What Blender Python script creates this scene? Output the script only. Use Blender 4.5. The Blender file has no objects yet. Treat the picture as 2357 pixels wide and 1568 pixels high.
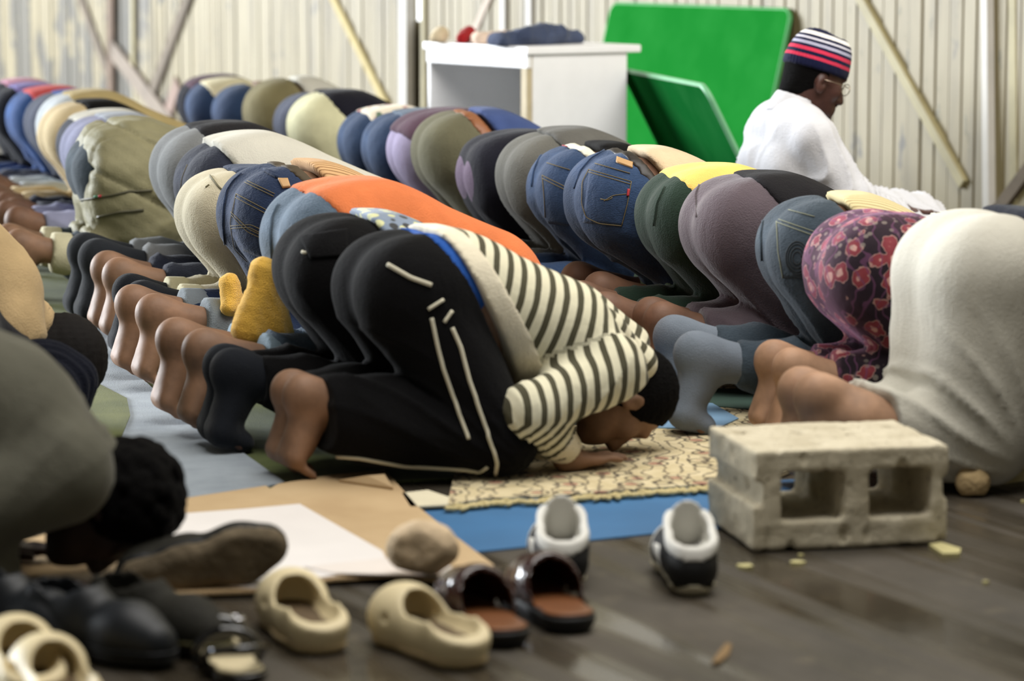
import bpy, math, random
import numpy as np
from mathutils import Vector, Matrix
from mathutils.bvhtree import BVHTree

# ---------------------------------------------------------------- camera, world, lights, exposure
C = bpy.context.scene.collection
SC = bpy.context.scene
F_PX = 105.0 / 36.0 * 2357.0
CX, CY = 1178.5, 784.0
H_CAM = 1.136
PITCH = math.radians(7.57)
cam_d = bpy.data.cameras.new('camera'); cam = bpy.data.objects.new('camera', cam_d); C.objects.link(cam)
cam_d.lens = 105; cam_d.sensor_width = 36; cam_d.sensor_fit = 'HORIZONTAL'
cam_d.clip_start = .1; cam_d.clip_end = 100
cam.location = (0, 0, H_CAM); cam.rotation_euler = (math.pi / 2 - PITCH, 0, 0)
cam_d.dof.use_dof = True; cam_d.dof.focus_distance = 7.8; cam_d.dof.aperture_fstop = 3.0
SC.camera = cam
SC.view_settings.view_transform = 'Standard'; SC.view_settings.look = 'None'
SC.view_settings.exposure = 0.52; SC.view_settings.gamma = 1.0
SC.view_settings.use_curve_mapping = False

W = bpy.data.worlds.new('sky'); SC.world = W; W.use_nodes = True
W.node_tree.nodes['Background'].inputs[0].default_value = (.93, .97, 1, 1)
W.node_tree.nodes['Background'].inputs[1].default_value = 2.5

def area_light(name, loc, target, sx, sy, power, col):
    d = bpy.data.lights.new(name, 'AREA'); d.shape = 'RECTANGLE'; d.size = sx; d.size_y = sy
    d.energy = power; d.color = col
    o = bpy.data.objects.new(name, d); C.objects.link(o); o.location = loc
    o.rotation_euler = (Vector(target) - Vector(loc)).to_track_quat('-Z', 'Y').to_euler()
    return o
area_light('doorway_daylight', (-25.5, 24.0, 5.6), (0, 8.6, .3), 16.0, 6.0, 14500, (.90, .95, 1.0))
area_light('skylight_daylight', (1.9, 7.9, 4.5), (1.2, 11.8, .3), 4.0, 3.5, 230, (1.0, .97, .92))
area_light('skylight_daylight_near', (.3, 5.0, 4.5), (.2, 5.6, 0), 3.0, 3.0, 140, (1.0, .97, .92))

# ---------------------------------------------------------------- projection helpers
cp, sp = math.cos(PITCH), math.sin(PITCH)
def ray(px, py):
    u = (px - CX) / F_PX; v = (py - CY) / F_PX
    return Vector((u, cp - v * sp, -sp - v * cp))
def gnd(px, py, h=0.0):
    d = ray(px, py); t = (h - H_CAM) / d.z
    return Vector((d.x * t, d.y * t, h))
def at_y(px, py, Y):
    d = ray(px, py); t = Y / d.y
    return Vector((d.x * t, Y, H_CAM + d.z * t))
CAM = Vector((0, 0, H_CAM))
ANG = math.atan(.32)
FD = Vector((math.cos(ANG), math.sin(ANG), 0)); LD = Vector((-math.sin(ANG), math.cos(ANG), 0))

# ---------------------------------------------------------------- materials
def lin(c):
    r = [(v / 255 / 12.92 if v / 255 <= .04045 else ((v / 255 + .055) / 1.055) ** 2.4) for v in c[:3]]
    L = max(.2126 * r[0] + .7152 * r[1] + .0722 * r[2], 1e-5); k = L ** .18
    return tuple(min(1, max(0, (L + (v - L) * .92) * k)) for v in r) + (1,)
MATS = {}
def base_mat(name):
    m = bpy.data.materials.new(name); m.use_nodes = True
    nt = m.node_tree; b = nt.nodes['Principled BSDF']
    return m, nt, b
def N(nt, t, **kw):
    n = nt.nodes.new(t)
    for k, v in kw.items():
        if hasattr(n, k): setattr(n, k, v)
        else: n.inputs[k.replace('_', ' ')].default_value = v
    return n
def ramp(nt, fac, stops, interp='LINEAR'):
    r = nt.nodes.new('ShaderNodeValToRGB'); r.color_ramp.interpolation = interp
    el = r.color_ramp.elements
    while len(el) < len(stops): el.new(.5)
    for e, (p, c) in zip(el, stops):
        e.position = p; e.color = c if len(c) == 4 else lin(c)
    nt.links.new(fac, r.inputs[0]); return r.outputs[0]
def mix(nt, fac, a, b, mode='MIX'):
    n = nt.nodes.new('ShaderNodeMix'); n.data_type = 'RGBA'; n.blend_type = mode
    for i, v in ((0, fac), (6, a), (7, b)):
        if isinstance(v, (int, float)): n.inputs[i].default_value = v
        elif isinstance(v, tuple): n.inputs[i].default_value = v
        else: nt.links.new(v, n.inputs[i])
    return n.outputs[2]
def coords(nt, kind='Object', scale=(1, 1, 1)):
    t = nt.nodes.new('ShaderNodeTexCoord'); mp = nt.nodes.new('ShaderNodeMapping')
    mp.inputs['Scale'].default_value = scale
    if kind == 'World':
        g = nt.nodes.new('ShaderNodeNewGeometry'); nt.links.new(g.outputs['Position'], mp.inputs[0])
    else: nt.links.new(t.outputs[kind], mp.inputs[0])
    return mp.outputs[0]
def noise(nt, vec, scale, detail=3, rough=.55):
    n = nt.nodes.new('ShaderNodeTexNoise'); n.inputs['Scale'].default_value = scale
    n.inputs['Detail'].default_value = detail; n.inputs['Roughness'].default_value = rough
    nt.links.new(vec, n.inputs['Vector']); return n.outputs[0]
def bump(nt, b, fac, strength, dist=.01):
    n = nt.nodes.new('ShaderNodeBump'); n.inputs['Strength'].default_value = strength
    n.inputs['Distance'].default_value = dist
    nt.links.new(fac, n.inputs['Height']); nt.links.new(n.outputs[0], b.inputs['Normal'])

def cloth(name, c, var=.12, rough=.92, sheen=.12, weave=260, bstr=.42, fold=.0):
    if name in MATS: return MATS[name]
    m, nt, b = base_mat(name); v = coords(nt)
    col = lin(c)
    n1 = noise(nt, v, 9, 4); d = tuple(x * (1 - var) for x in col[:3]) + (1,); l = tuple(min(1, x * (1 + var)) for x in col[:3]) + (1,)
    nt.links.new(ramp(nt, n1, [(.3, d), (.7, l)]), b.inputs['Base Color'])
    b.inputs['Roughness'].default_value = rough
    b.inputs['Sheen Weight'].default_value = sheen; b.inputs['Sheen Roughness'].default_value = .4
    b.inputs['Specular IOR Level'].default_value = .15
    v2 = coords(nt, scale=(1, 1, .35))
    s = N(nt, 'ShaderNodeMath', operation='MULTIPLY_ADD'); nt.links.new(noise(nt, v2, 22, 3), s.inputs[0])
    s.inputs[1].default_value = 2.2; nt.links.new(noise(nt, v, weave, 2), s.inputs[2])
    bump(nt, b, s.outputs[0], bstr, .006)
    MATS[name] = m; return m
def denim(name, c, wear=.35):
    if name in MATS: return MATS[name]
    m, nt, b = base_mat(name); v = coords(nt); col = lin(c)
    lt = lin([min(255, x * 1.25 + 22) for x in c]); dk = tuple(x * .68 for x in col[:3]) + (1,)
    n1 = noise(nt, v, 6, 5, .6); w = noise(nt, coords(nt, scale=(1, 1, 3)), 170, 2)
    a = ramp(nt, n1, [(.25, dk), (.5, col), (.82, lt)])
    nt.links.new(mix(nt, w, a, mix(nt, .45, a, lt)), b.inputs['Base Color'])
    b.inputs['Roughness'].default_value = .88; b.inputs['Sheen Weight'].default_value = .1
    b.inputs['Specular IOR Level'].default_value = .2
    s = N(nt, 'ShaderNodeMath', operation='MULTIPLY_ADD'); nt.links.new(noise(nt, v, 26, 3), s.inputs[0])
    s.inputs[1].default_value = 2.4; nt.links.new(w, s.inputs[2])
    bump(nt, b, s.outputs[0], .45, .006)
    MATS[name] = m; return m
def skin(name, c, rough=.62):
    if name in MATS: return MATS[name]
    m, nt, b = base_mat(name); v = coords(nt); col = lin(c)
    d = tuple(x * .72 for x in col[:3]) + (1,); l = tuple(min(1, x * 1.3) for x in col[:3]) + (1,)
    nt.links.new(ramp(nt, noise(nt, v, 14, 4), [(.3, d), (.7, l)]), b.inputs['Base Color'])
    b.inputs['Roughness'].default_value = rough; b.inputs['Specular IOR Level'].default_value = .35
    b.inputs['Subsurface Weight'].default_value = 0.0
    bump(nt, b, noise(nt, v, 90, 3), .12, .004)
    MATS[name] = m; return m
def plain(name, c, rough=.6, spec=.4, metal=0, bumpsc=0, bstr=.1, var=.08, nsc=8):
    if name in MATS: return MATS[name]
    m, nt, b = base_mat(name); col = lin(c); v = coords(nt)
    d = tuple(x * (1 - var) for x in col[:3]) + (1,); l = tuple(min(1, x * (1 + var)) for x in col[:3]) + (1,)
    nt.links.new(ramp(nt, noise(nt, v, nsc, 4), [(.3, d), (.7, l)]), b.inputs['Base Color'])
    b.inputs['Roughness'].default_value = rough; b.inputs['Specular IOR Level'].default_value = spec
    b.inputs['Metallic'].default_value = metal
    if bumpsc: bump(nt, b, noise(nt, v, bumpsc, 4), bstr, .01)
    MATS[name] = m; return m
def stripes(name, stops_list, period, wobble=.0, rough=.9):
    """colour bands along the mesh attribute 'u' (metres), repeating every period"""
    m, nt, b = base_mat(name)
    a = nt.nodes.new('ShaderNodeAttribute'); a.attribute_name = 'u'
    f = N(nt, 'ShaderNodeMath', operation='ADD'); nt.links.new(a.outputs['Fac'], f.inputs[0])
    w = N(nt, 'ShaderNodeMath', operation='MULTIPLY'); nt.links.new(noise(nt, coords(nt), 14, 2), w.inputs[0]); w.inputs[1].default_value = wobble
    nt.links.new(w.outputs[0], f.inputs[1])
    d = N(nt, 'ShaderNodeMath', operation='DIVIDE'); nt.links.new(f.outputs[0], d.inputs[0]); d.inputs[1].default_value = period
    fr = N(nt, 'ShaderNodeMath', operation='FRACT'); nt.links.new(d.outputs[0], fr.inputs[0])
    nt.links.new(ramp(nt, fr.outputs[0], stops_list, 'CONSTANT'), b.inputs['Base Color'])
    b.inputs['Roughness'].default_value = rough; b.inputs['Sheen Weight'].default_value = .08; b.inputs['Specular IOR Level'].default_value = .15
    bump(nt, b, noise(nt, coords(nt), 30, 4), .3, .008)
    return m

# ---------------------------------------------------------------- object helpers
def mesh_np(name, V, Q, mats=None, smooth=True):
    me = bpy.data.meshes.new(name)
    V = np.asarray(V, dtype=np.float32); Q = np.asarray(Q, dtype=np.int32)
    n = Q.shape[1]
    me.vertices.add(len(V)); me.vertices.foreach_set('co', V.ravel())
    me.loops.add(Q.size); me.loops.foreach_set('vertex_index', Q.ravel())
    me.polygons.add(len(Q)); me.polygons.foreach_set('loop_start', np.arange(0, Q.size, n, dtype=np.int32))
    me.update(calc_edges=True); me.validate()
    if smooth: me.shade_smooth()
    else: me.shade_flat()
    if mats is not None:
        for m in (mats if isinstance(mats, (list, tuple)) else [mats]): me.materials.append(m)
    return me
def link(name, me, parent=None, loc=None, rotz=None):
    o = bpy.data.objects.new(name, me); C.objects.link(o)
    if parent is not None: o.parent = parent
    if loc is not None: o.location = loc
    if rotz is not None: o.rotation_euler = (0, 0, rotz)
    return o
def tag(o, label, cat, group=None):
    o['label'] = label; o['category'] = cat
    if group: o['group'] = group
    return o
def root(name, loc, rotz, label, cat, group=None, sc=1):
    o = bpy.data.objects.new(name, None); C.objects.link(o); o.empty_display_size = .1
    o.location = loc; o.rotation_euler = (0, 0, rotz); o.scale = (sc,) * 3
    return tag(o, label, cat, group)
def struct(o): o['kind'] = 'structure'; return o
def box_mesh(name, lo, hi, mat, bev=.0):
    import bmesh
    bm = bmesh.new(); bmesh.ops.create_cube(bm, size=1)
    lo = Vector(lo); hi = Vector(hi)
    for v in bm.verts: v.co = Vector([(lo[i] + hi[i]) / 2 + v.co[i] * (hi[i] - lo[i]) for i in range(3)])
    if bev: bmesh.ops.bevel(bm, geom=bm.edges[:], offset=bev, segments=2, affect='EDGES', profile=.6)
    me = bpy.data.meshes.new(name); bm.to_mesh(me); bm.free(); me.materials.append(mat); return me
def prism_mesh(name, poly, z0, z1, mat):
    """poly: list of (x,y) or Vector; vertical extrusion"""
    n = len(poly)
    ar = sum(poly[i][0] * poly[(i + 1) % n][1] - poly[(i + 1) % n][0] * poly[i][1] for i in range(n))
    if ar < 0: poly = poly[::-1]
    V = [(p[0], p[1], z0) for p in poly] + [(p[0], p[1], z1) for p in poly]
    Fs = [list(range(n, 2 * n)), list(range(n - 1, -1, -1))] + [[i, (i + 1) % n, n + (i + 1) % n, n + i] for i in range(n)]
    me = bpy.data.meshes.new(name); me.from_pydata(V, [], Fs); me.update(); me.shade_flat(); me.materials.append(mat); return me
def tube_mesh(name, pts, r, mat, seg=8, flat=1.0, closed=False):
    pts = [Vector(p) for p in pts]; n = len(pts); V = []; Q = []
    up = Vector((0, 0, 1)); prev = None
    for i, p in enumerate(pts):
        a = pts[(i - 1) % n] if (closed or i > 0) else p
        b_ = pts[(i + 1) % n] if (closed or i < n - 1) else p
        t = (b_ - a).normalized()
        if prev is None:
            s = t.cross(up if abs(t.z) < .9 else Vector((1, 0, 0))).normalized()
        else: s = (prev - t * prev.dot(t)).normalized()
        prev = s; q = t.cross(s)
        rr = r[i] if isinstance(r, (list, tuple)) else r
        for k in range(seg):
            an = 2 * math.pi * k / seg
            V.append(p + s * (math.cos(an) * rr) + q * (math.sin(an) * rr * flat))
    m = n if closed else n - 1
    for i in range(m):
        for k in range(seg):
            Q.append((i * seg + k, i * seg + (k + 1) % seg, ((i + 1) % n) * seg + (k + 1) % seg, ((i + 1) % n) * seg + k))
    me = bpy.data.meshes.new(name)
    Fs = [list(q) for q in Q]
    if not closed: Fs += [list(range(seg - 1, -1, -1)), list(range((n - 1) * seg, n * seg))]
    me.from_pydata([tuple(v) for v in V], [], Fs); me.update(); me.shade_smooth(); me.materials.append(mat); return me

# ---------------------------------------------------------------- signed-distance modelling
def vnoise(P, f, seed=0, n=5):
    rs = np.random.RandomState(seed); out = 0
    for i in range(n):
        k = rs.normal(size=3); k = k / np.linalg.norm(k) * f * rs.uniform(.6, 1.5)
        out = out + np.sin(P[..., 0] * k[0] + P[..., 1] * k[1] + P[..., 2] * k[2] + rs.uniform(0, 6.28))
    return out / n
class Field:
    def __init__(s, lo, hi, h):
        s.lo = np.array(lo, float); s.h = h
        s.n = np.ceil((np.array(hi) - s.lo) / h).astype(int) + 1
        s.v = np.full(s.n, 1e3, np.float32)
        s.ax = [(s.lo[i] + h * np.arange(s.n[i])).astype(np.float32) for i in range(3)]
    def sub(s, lo, hi):
        a = np.clip(np.floor((np.array(lo) - s.lo) / s.h).astype(int), 0, s.n)
        b = np.clip(np.ceil((np.array(hi) - s.lo) / s.h).astype(int) + 1, 0, s.n)
        return tuple(slice(a[i], b[i]) for i in range(3))
    def P(s, sl):
        return s.ax[0][sl[0]][:, None, None], s.ax[1][sl[1]][None, :, None], s.ax[2][sl[2]][None, None, :]
    def comb(s, sl, d, k, op):
        a = s.v[sl]
        if a.size == 0: return
        if op == 'sub':
            d = -d
            hh = np.maximum(k - np.abs(a - d), 0) / max(k, 1e-6); s.v[sl] = np.maximum(a, d) + hh * hh * k * .25
        else:
            hh = np.maximum(k - np.abs(a - d), 0) / max(k, 1e-6); s.v[sl] = np.minimum(a, d) - hh * hh * k * .25
    def cap(s, a, b, r1, r2=None, k=.02, op='add'):
        r2 = r1 if r2 is None else r2
        a = np.array(a, float); b = np.array(b, float); m = max(r1, r2) + k + 3 * s.h + .01
        sl = s.sub(np.minimum(a, b) - m, np.maximum(a, b) + m); x, y, z = s.P(sl)
        ba = b - a; l2 = max(float(ba @ ba), 1e-9)
        t = np.clip(((x - a[0]) * ba[0] + (y - a[1]) * ba[1] + (z - a[2]) * ba[2]) / l2, 0, 1)
        d = np.sqrt((x - a[0] - t * ba[0]) ** 2 + (y - a[1] - t * ba[1]) ** 2 + (z - a[2] - t * ba[2]) ** 2) - (r1 + (r2 - r1) * t)
        s.comb(sl, d, k, op); return s
    def sph(s, c, r, k=.02, op='add'): return s.cap(c, c, r, r, k, op)
    def ell(s, c, r, R=None, k=.02, op='add'):
        c = np.array(c, float); r = np.array(r, float); m = r.max() + k + 3 * s.h + .01
        sl = s.sub(c - m, c + m); x, y, z = s.P(sl)
        x = x - c[0]; y = y - c[1]; z = z - c[2]
        if R is not None:
            R = np.array(R, float)   # rows: local axes
            q = [R[i, 0] * x + R[i, 1] * y + R[i, 2] * z for i in range(3)]
        else: q = [x + 0 * y + 0 * z, y + 0 * x + 0 * z, z + 0 * x + 0 * y]
        k0 = np.sqrt(sum((q[i] / r[i]) ** 2 for i in range(3))); k1 = np.sqrt(sum((q[i] / r[i] ** 2) ** 2 for i in range(3)))
        s.comb(sl, k0 * (k0 - 1) / np.maximum(k1, 1e-6), k, op); return s
    def box(s, c, hf, r=.0, R=None, k=.005, op='add'):
        c = np.array(c, float); hf = np.array(hf, float); m = float(np.linalg.norm(hf)) + k + 3 * s.h + .01
        sl = s.sub(c - m, c + m); x, y, z = s.P(sl)
        x = x - c[0]; y = y - c[1]; z = z - c[2]
        R = np.eye(3) if R is None else np.array(R, float)
        q = [np.abs(R[i, 0] * x + R[i, 1] * y + R[i, 2] * z) - (hf[i] - r) for i in range(3)]
        d = np.sqrt(sum(np.maximum(a, 0) ** 2 for a in q)) + np.minimum(np.maximum(q[0], np.maximum(q[1], q[2])), 0) - r
        s.comb(sl, d, k, op); return s
    def clip(s, n, d, k=0):
        """keep n.p < d"""
        x, y, z = s.P((slice(None),) * 3)
        b = (n[0] * x + n[1] * y + n[2] * z - d).astype(np.float32)
        if k:
            hh = np.maximum(k - np.abs(s.v - b), 0) / k; s.v = np.maximum(s.v, b) + hh * hh * k * .25
        else: s.v = np.maximum(s.v, b)
        return s
    def merge(s, other, k=.0, op='add'): s.comb((slice(None),) * 3, other.v, k, op); return s
    def copy(s):
        f = Field.__new__(Field); f.__dict__.update(s.__dict__); f.v = s.v.copy(); return f
    def infl(s, a): s.v = s.v - a; return s
    def nets(s, smooth=1):
        v = s.v; v = np.pad(v, 1, constant_values=1.0); S = v < 0
        c = np.zeros(np.array(v.shape) - 1, np.int8)
        for i in (0, 1):
            for j in (0, 1):
                for k in (0, 1):
                    c += S[i:v.shape[0] - 1 + i, j:v.shape[1] - 1 + j, k:v.shape[2] - 1 + k]
        act = (c > 0) & (c < 8); I = np.argwhere(act)
        idx = np.full(c.shape, -1, np.int64); idx[act] = np.arange(len(I))
        cor = {}
        for i in (0, 1):
            for j in (0, 1):
                for k in (0, 1): cor[i, j, k] = v[I[:, 0] + i, I[:, 1] + j, I[:, 2] + k]
        acc = np.zeros((len(I), 3)); cnt = np.zeros(len(I))
        for ax in range(3):
            for o1 in (0, 1):
                for o2 in (0, 1):
                    a = [0, 0, 0]; oth = [q for q in range(3) if q != ax]; a[oth[0]] = o1; a[oth[1]] = o2
                    b = list(a); b[ax] = 1
                    va = cor[tuple(a)]; vb = cor[tuple(b)]; cr = (va < 0) != (vb < 0)
                    t = np.where(cr, va / np.where(cr, va - vb, 1), 0)
                    p = np.tile(np.array(a, float), (len(I), 1)); p[:, ax] = t
                    acc += np.where(cr[:, None], p, 0); cnt += cr
        V = (I + acc / cnt[:, None] - 1) * s.h + s.lo
        Q = []
        for ax in range(3):
            b_, c_ = (ax + 1) % 3, (ax + 2) % 3
            sl0 = [slice(None)] * 3; sl1 = [slice(None)] * 3
            sl0[ax] = slice(0, -1); sl1[ax] = slice(1, None)
            A = S[tuple(sl0)]; B = S[tuple(sl1)]
            E = np.argwhere(A != B)
            ok = (E[:, b_] > 0) & (E[:, c_] > 0) & (E[:, b_] < idx.shape[b_]) & (E[:, c_] < idx.shape[c_]); E = E[ok]
            ins = A[E[:, 0], E[:, 1], E[:, 2]]
            q = []
            for db, dc in ((-1, -1), (0, -1), (0, 0), (-1, 0)):
                G = E.copy(); G[:, b_] += db; G[:, c_] += dc; q.append(idx[G[:, 0], G[:, 1], G[:, 2]])
            q = np.stack(q, 1); q[~ins] = q[~ins][:, ::-1]; Q.append(q)
        Q = np.concatenate(Q)
        for _ in range(smooth):
            acc = np.zeros_like(V); cn = np.zeros(len(V))
            for e in range(4):
                a = Q[:, e]; b = Q[:, (e + 1) % 4]
                for w_ in range(3):
                    acc[:, w_] += np.bincount(a, V[b, w_], len(V)) + np.bincount(b, V[a, w_], len(V))
                cn += np.bincount(a, minlength=len(V)) + np.bincount(b, minlength=len(V))
            V = V + .6 * (acc / np.maximum(cn, 1)[:, None] - V)
        return V, Q
def vert_normals(V, Q):
    n = np.cross(V[Q[:, 2]] - V[Q[:, 0]], V[Q[:, 3]] - V[Q[:, 1]]); out = np.zeros_like(V)
    for e in range(4):
        for w_ in range(3): out[:, w_] += np.bincount(Q[:, e], n[:, w_], len(V))
    return out / np.maximum(np.linalg.norm(out, axis=1), 1e-9)[:, None]
def sdf_obj(name, F, mat, parent=None, smooth=1, disp=None, u=None):
    V, Q = F.nets(smooth)
    if len(V) == 0: return None
    if disp is not None: V = V + vert_normals(V, Q) * disp(V)[:, None]
    me = mesh_np(name, V, Q, mat)
    if u is not None:
        at = me.attributes.new('u', 'FLOAT', 'POINT'); at.data.foreach_set('value', u(V).astype(np.float32))
    return link(name, me, parent)

# ---------------------------------------------------------------- people
def head(F, c, up, front, k=.02, face=True):
    c = np.array(c, float); up = np.array(up, float); up /= np.linalg.norm(up)
    fr = np.array(front, float); fr = fr - up * (fr @ up); fr /= np.linalg.norm(fr); lf = np.cross(up, fr)
    R = [up, fr, lf]
    P = lambda a, b, l=0.0: c + a * up + b * fr + l * lf
    F.ell(P(.03, -.012), (.095, .098, .078), R, k)
    F.ell(P(-.03, .025), (.085, .062, .062), R, k)
    F.ell(P(-.085, .045), (.034, .045, .045), R, k)
    F.sph(P(-.105, .066), .019, k=.02)
    if face:
        F.cap(P(.028, .080, -.034), P(.028, .080, .034), .013, k=.015)
        for s in (-1, 1):
            F.sph(P(-.02, .056, s * .042), .026, k=.015)
            F.sph(P(.004, .092, s * .032), .015, k=.008, op='sub')
            F.sph(P(.002, .070, s * .031), .0135, k=.004)
            F.ell(P(-.012, -.008, s * .077), (.032, .019, .010), R, .006)
            F.sph(P(-.010, -.002, s * .087), .009, k=.006, op='sub')
            F.sph(P(-.046, .092, s * .013), .0105, k=.008)
        F.cap(P(.01, .083), P(-.040, .104), .009, .0135, k=.01)
        F.cap(P(-.068, .084, -.016), P(-.068, .084, .016), .0085, k=.006)
        F.cap(P(-.081, .082, -.013), P(-.081, .082, .013), .0095, k=.006)
        F.cap(P(-.0745, .0945, -.022), P(-.0745, .0945, .022), .0025, k=.003, op='sub')
    return P, R
def hand(F, w, d, s, up=(0, 0, 1), curl=.0):
    """flat hand: w wrist, d finger direction, s thumb-side direction"""
    w = np.array(w, float); d = np.array(d, float); d /= np.linalg.norm(d); s = np.array(s, float); up = np.array(up, float)
    F.cap(w, w + d * .03, .026, .026, k=.02)
    for i, (off, L) in enumerate(((.030, .070), (.010, .078), (-.010, .073), (-.029, .058))):
        kn = w + d * (.085 - .006 * abs(i - 1)) + s * off
        F.cap(w + d * .015 + s * off * .55, kn, .0145, .0115, k=.012)
        sp = d + s * off * 2.2; sp /= np.linalg.norm(sp)
        m = kn + sp * L * .55 + up * (.004 - curl * .01); e = m + sp * L * .45 - up * (.004 + curl * .02)
        F.cap(kn, m, .0095, .0088, k=.004); F.cap(m, e, .0088, .0074, k=.003)
    t = w + d * .025 + s * .030; t2 = t + d * .035 + s * .030; t3 = t2 + d * .030 + s * .010
    F.cap(w + d * .01 + s * .01, t, .016, .014, k=.012); F.cap(t, t2, .012, .0105, k=.006); F.cap(t2, t3, .0105, .0085, k=.003)
def foot(F, s, y0, infl=0.0, toes=True):
    i = infl
    F.sph((.030, y0, .198), .036 + i, k=.03); F.sph((.024, y0, .176), .033 + i, k=.03)
    F.cap((.042, y0, .165), (.022, y0, .095), .030 + i, .026 + i, k=.03)
    for o in (-.026, 0, .026):
        F.cap((.044, y0 + o * .4, .14), (.006, y0 + o, .054), .027 + i, .025 + i, k=.02)
    F.cap((.062, y0, .184), (.13, y0, .160), .033 + i, .031 + i, k=.04)
    F.cap((.076, y0, .150), (.036, y0, .07), .024 + i, .018 + i, k=.03)
    if toes:
        for j, (o, L, r) in enumerate(((-.034, .052, .0135), (-.012, .050, .0105), (.005, .046, .010), (.021, .040, .0095), (.036, .032, .009))):
            yy = y0 + s * o
            F.cap((.003, yy, .046), (.028, yy, .024), r + i + .001, r + i, k=.008); F.cap((.028, yy, .024), (.028 + L * .55, yy, r + .001), r + i, r + i - .001, k=.005)
    else:
        F.cap((.005, y0 - .03, .04), (.060, y0 - .024, .018), .017 + i, .014 + i, k=.03); F.cap((.005, y0 + .03, .04), (.056, y0 + .026, .018), .017 + i, .013 + i, k=.03); F.cap((.005, y0, .04), (.060, y0, .018), .017 + i, .014 + i, k=.03)

def J(dx, fy, ky):
    return dict(dx=dx, fy=fy, ky=ky)
BODY = {}
def body_mesh(dx, fy, ky, kx=.5, h=.0066):
    key = (dx, fy, ky, kx)
    if key in BODY: return BODY[key]
    F = Field((-.06, -.36, -.005), (1.02, .36, .62), h)
    for s in (-1, 1):
        G = Field(F.lo, (1.02, .36, .62), h)
        foot(G, s, s * fy)
        G.cap((.08, s * fy, .175), (kx - .26, s * (fy * .6 + ky * .4), .138), .030, .044, k=.03)
        G.cap((kx - .26, s * (fy * .6 + ky * .4), .138), (kx, s * ky, .065), .050, .052, k=.03)
        G.cap((kx, s * ky, .07), (.25 + dx, s * .076, .385), .056, .090, k=.03)
        F.merge(G, .01)
    for s in (-1, 1):
        F.sph((.225 + dx, s * .066, .405), .098, k=.03)
        F.cap((.31 + dx, s * .05, .42), (.60 + dx, s * .065, .295), .095, .105, k=.05)
        F.cap((.60 + dx, s * .06, .285), (.69 + dx, s * .15, .225), .085, .055, k=.04)
        F.cap((.685 + dx, s * .175, .215), (.47 + dx * .7, s * .235, .145), .046, .038, k=.03)
        F.cap((.47 + dx * .7, s * .235, .145), (.575 + dx * .7, s * .18, .035), .038, .026, k=.02)
        hand(F, (.575 + dx * .7, s * .18, .026), (1, -s * .12, -.05), (0, -s, 0))
    F.cap((.68 + dx, 0, .25), (.755 + dx, 0, .165), .056, .054, k=.03)
    head(F, (.795 + dx, 0, .122), (.985, 0, .1), (.12, 0, -1))
    V, Q = F.nets(1); V[:, 2] = np.maximum(V[:, 2], .001)
    BODY[key] = mesh_np('body', V, Q, plain('skin_slot', (90, 60, 45)))
    return BODY[key]
def folds(amp, seed, b=0):
    def f(V):
        x, y, z = V[:, 0], V[:, 1], V[:, 2]
        n = vnoise(V, 9, seed); n2 = vnoise(V, 22, seed + 3)
        # creases fan out from behind the knee and run along the thigh
        a1 = np.arctan2(z - .02, x - .50); r = np.hypot(z - .02, x - .5)
        s1 = np.sin(a1 * 15 + 5 * n + seed); s2 = np.sin((x * .62 + z * .78) * 46 + 6 * n + 2 * seed)
        ridge = lambda q: (1 - np.abs(q)) ** 2.5 - .3
        m1 = np.clip((.42 - z) * 4, 0, 1) * np.clip(.55 + n2, 0, 1)
        return amp * (2.2 * ridge(s1) * m1 + 1.2 * ridge(s2) * m1 * np.clip(n + .3, 0, 1) + .8 * n2 * np.clip((.52 - z) * 5, .15, 1))
    return f
WN = lambda al: (math.cos(math.radians(al)), 0, math.sin(math.radians(al)))
def wd(xt, al=35): n = WN(al); return n[0] * xt + n[2] * .53
def lower_field(p, b, h, leg=True):
    dx, fy, ky = p['dx'], p['fy'], p['ky']; kx = p.get('kx', .5)
    lo, hi = (-.06, -.37, .0), (.84 + max(dx, 0), .37, .64)
    F = Field(lo, hi, h)
    if leg:
        for s in (-1, 1):
            G = Field(lo, hi, h)
            cx = p.get('cuff', .12)
            sb_ = p.get('shin', 0)
            G.cap((.07, s * fy, .170 - sb_ * .8), (kx - .26, s * (fy * .6 + ky * .4), .140 - sb_ * .4), .050 + b * .5 + sb_, .062 + b + sb_ * .8, k=.03)
            G.cap((kx - .26, s * (fy * .6 + ky * .4), .140 - sb_ * .4), (kx, s * ky, .074), .062 + b + sb_ * .8, .066 + b * .4, k=.04)
            G.clip((-1, 0, 0), -cx)
            G.cap((kx, s * ky, .08), (.25 + dx, s * .076, .375), .070 + b * .6, p.get('th', .110) + b, k=.018)
            if p.get('drape'): G.cap((.215 + dx, s * .09, .13), (.228 + dx, s * .08, .40), .10 + b, .106 + b, k=.06)
            F.merge(G, p.get('mk', .012))
    bt = p.get('butt', 1.0)
    for s in (-1, 1):
        F.sph((.230 + dx, s * .064, .408), (.114 + b * .6) * bt, k=.026)
        F.cap((.30 + dx, s * .055, .405), (.36 + dx, s * .045, .415), .113 + b * .5, .106 + b * .4, k=.05)
    return F
def upper_field(p, F, b, arms=False):
    dx = p['dx']
    for s in (-1, 1):
        F.cap((.33 + dx, s * .055, .415), (.60 + dx, s * .065, .300), .108 + b, .115 + b, k=.05)
        F.cap((.42 + dx, s * .055, .37), (.58 + dx, s * .065, .275), .105 + b, .11 + b, k=.05)
        F.cap((.60 + dx, s * .06, .29), (.69 + dx, s * .15, .228), .095 + b, .066 + b, k=.04)
    F.cap((.66 + dx, 0, .27), (.75 + dx, 0, .205), .078 + b, .072, k=.04)
    F.clip((.8, 0, -.6), .8 * (.745 + dx) - .6 * .195 + .03)
    return F
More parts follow.
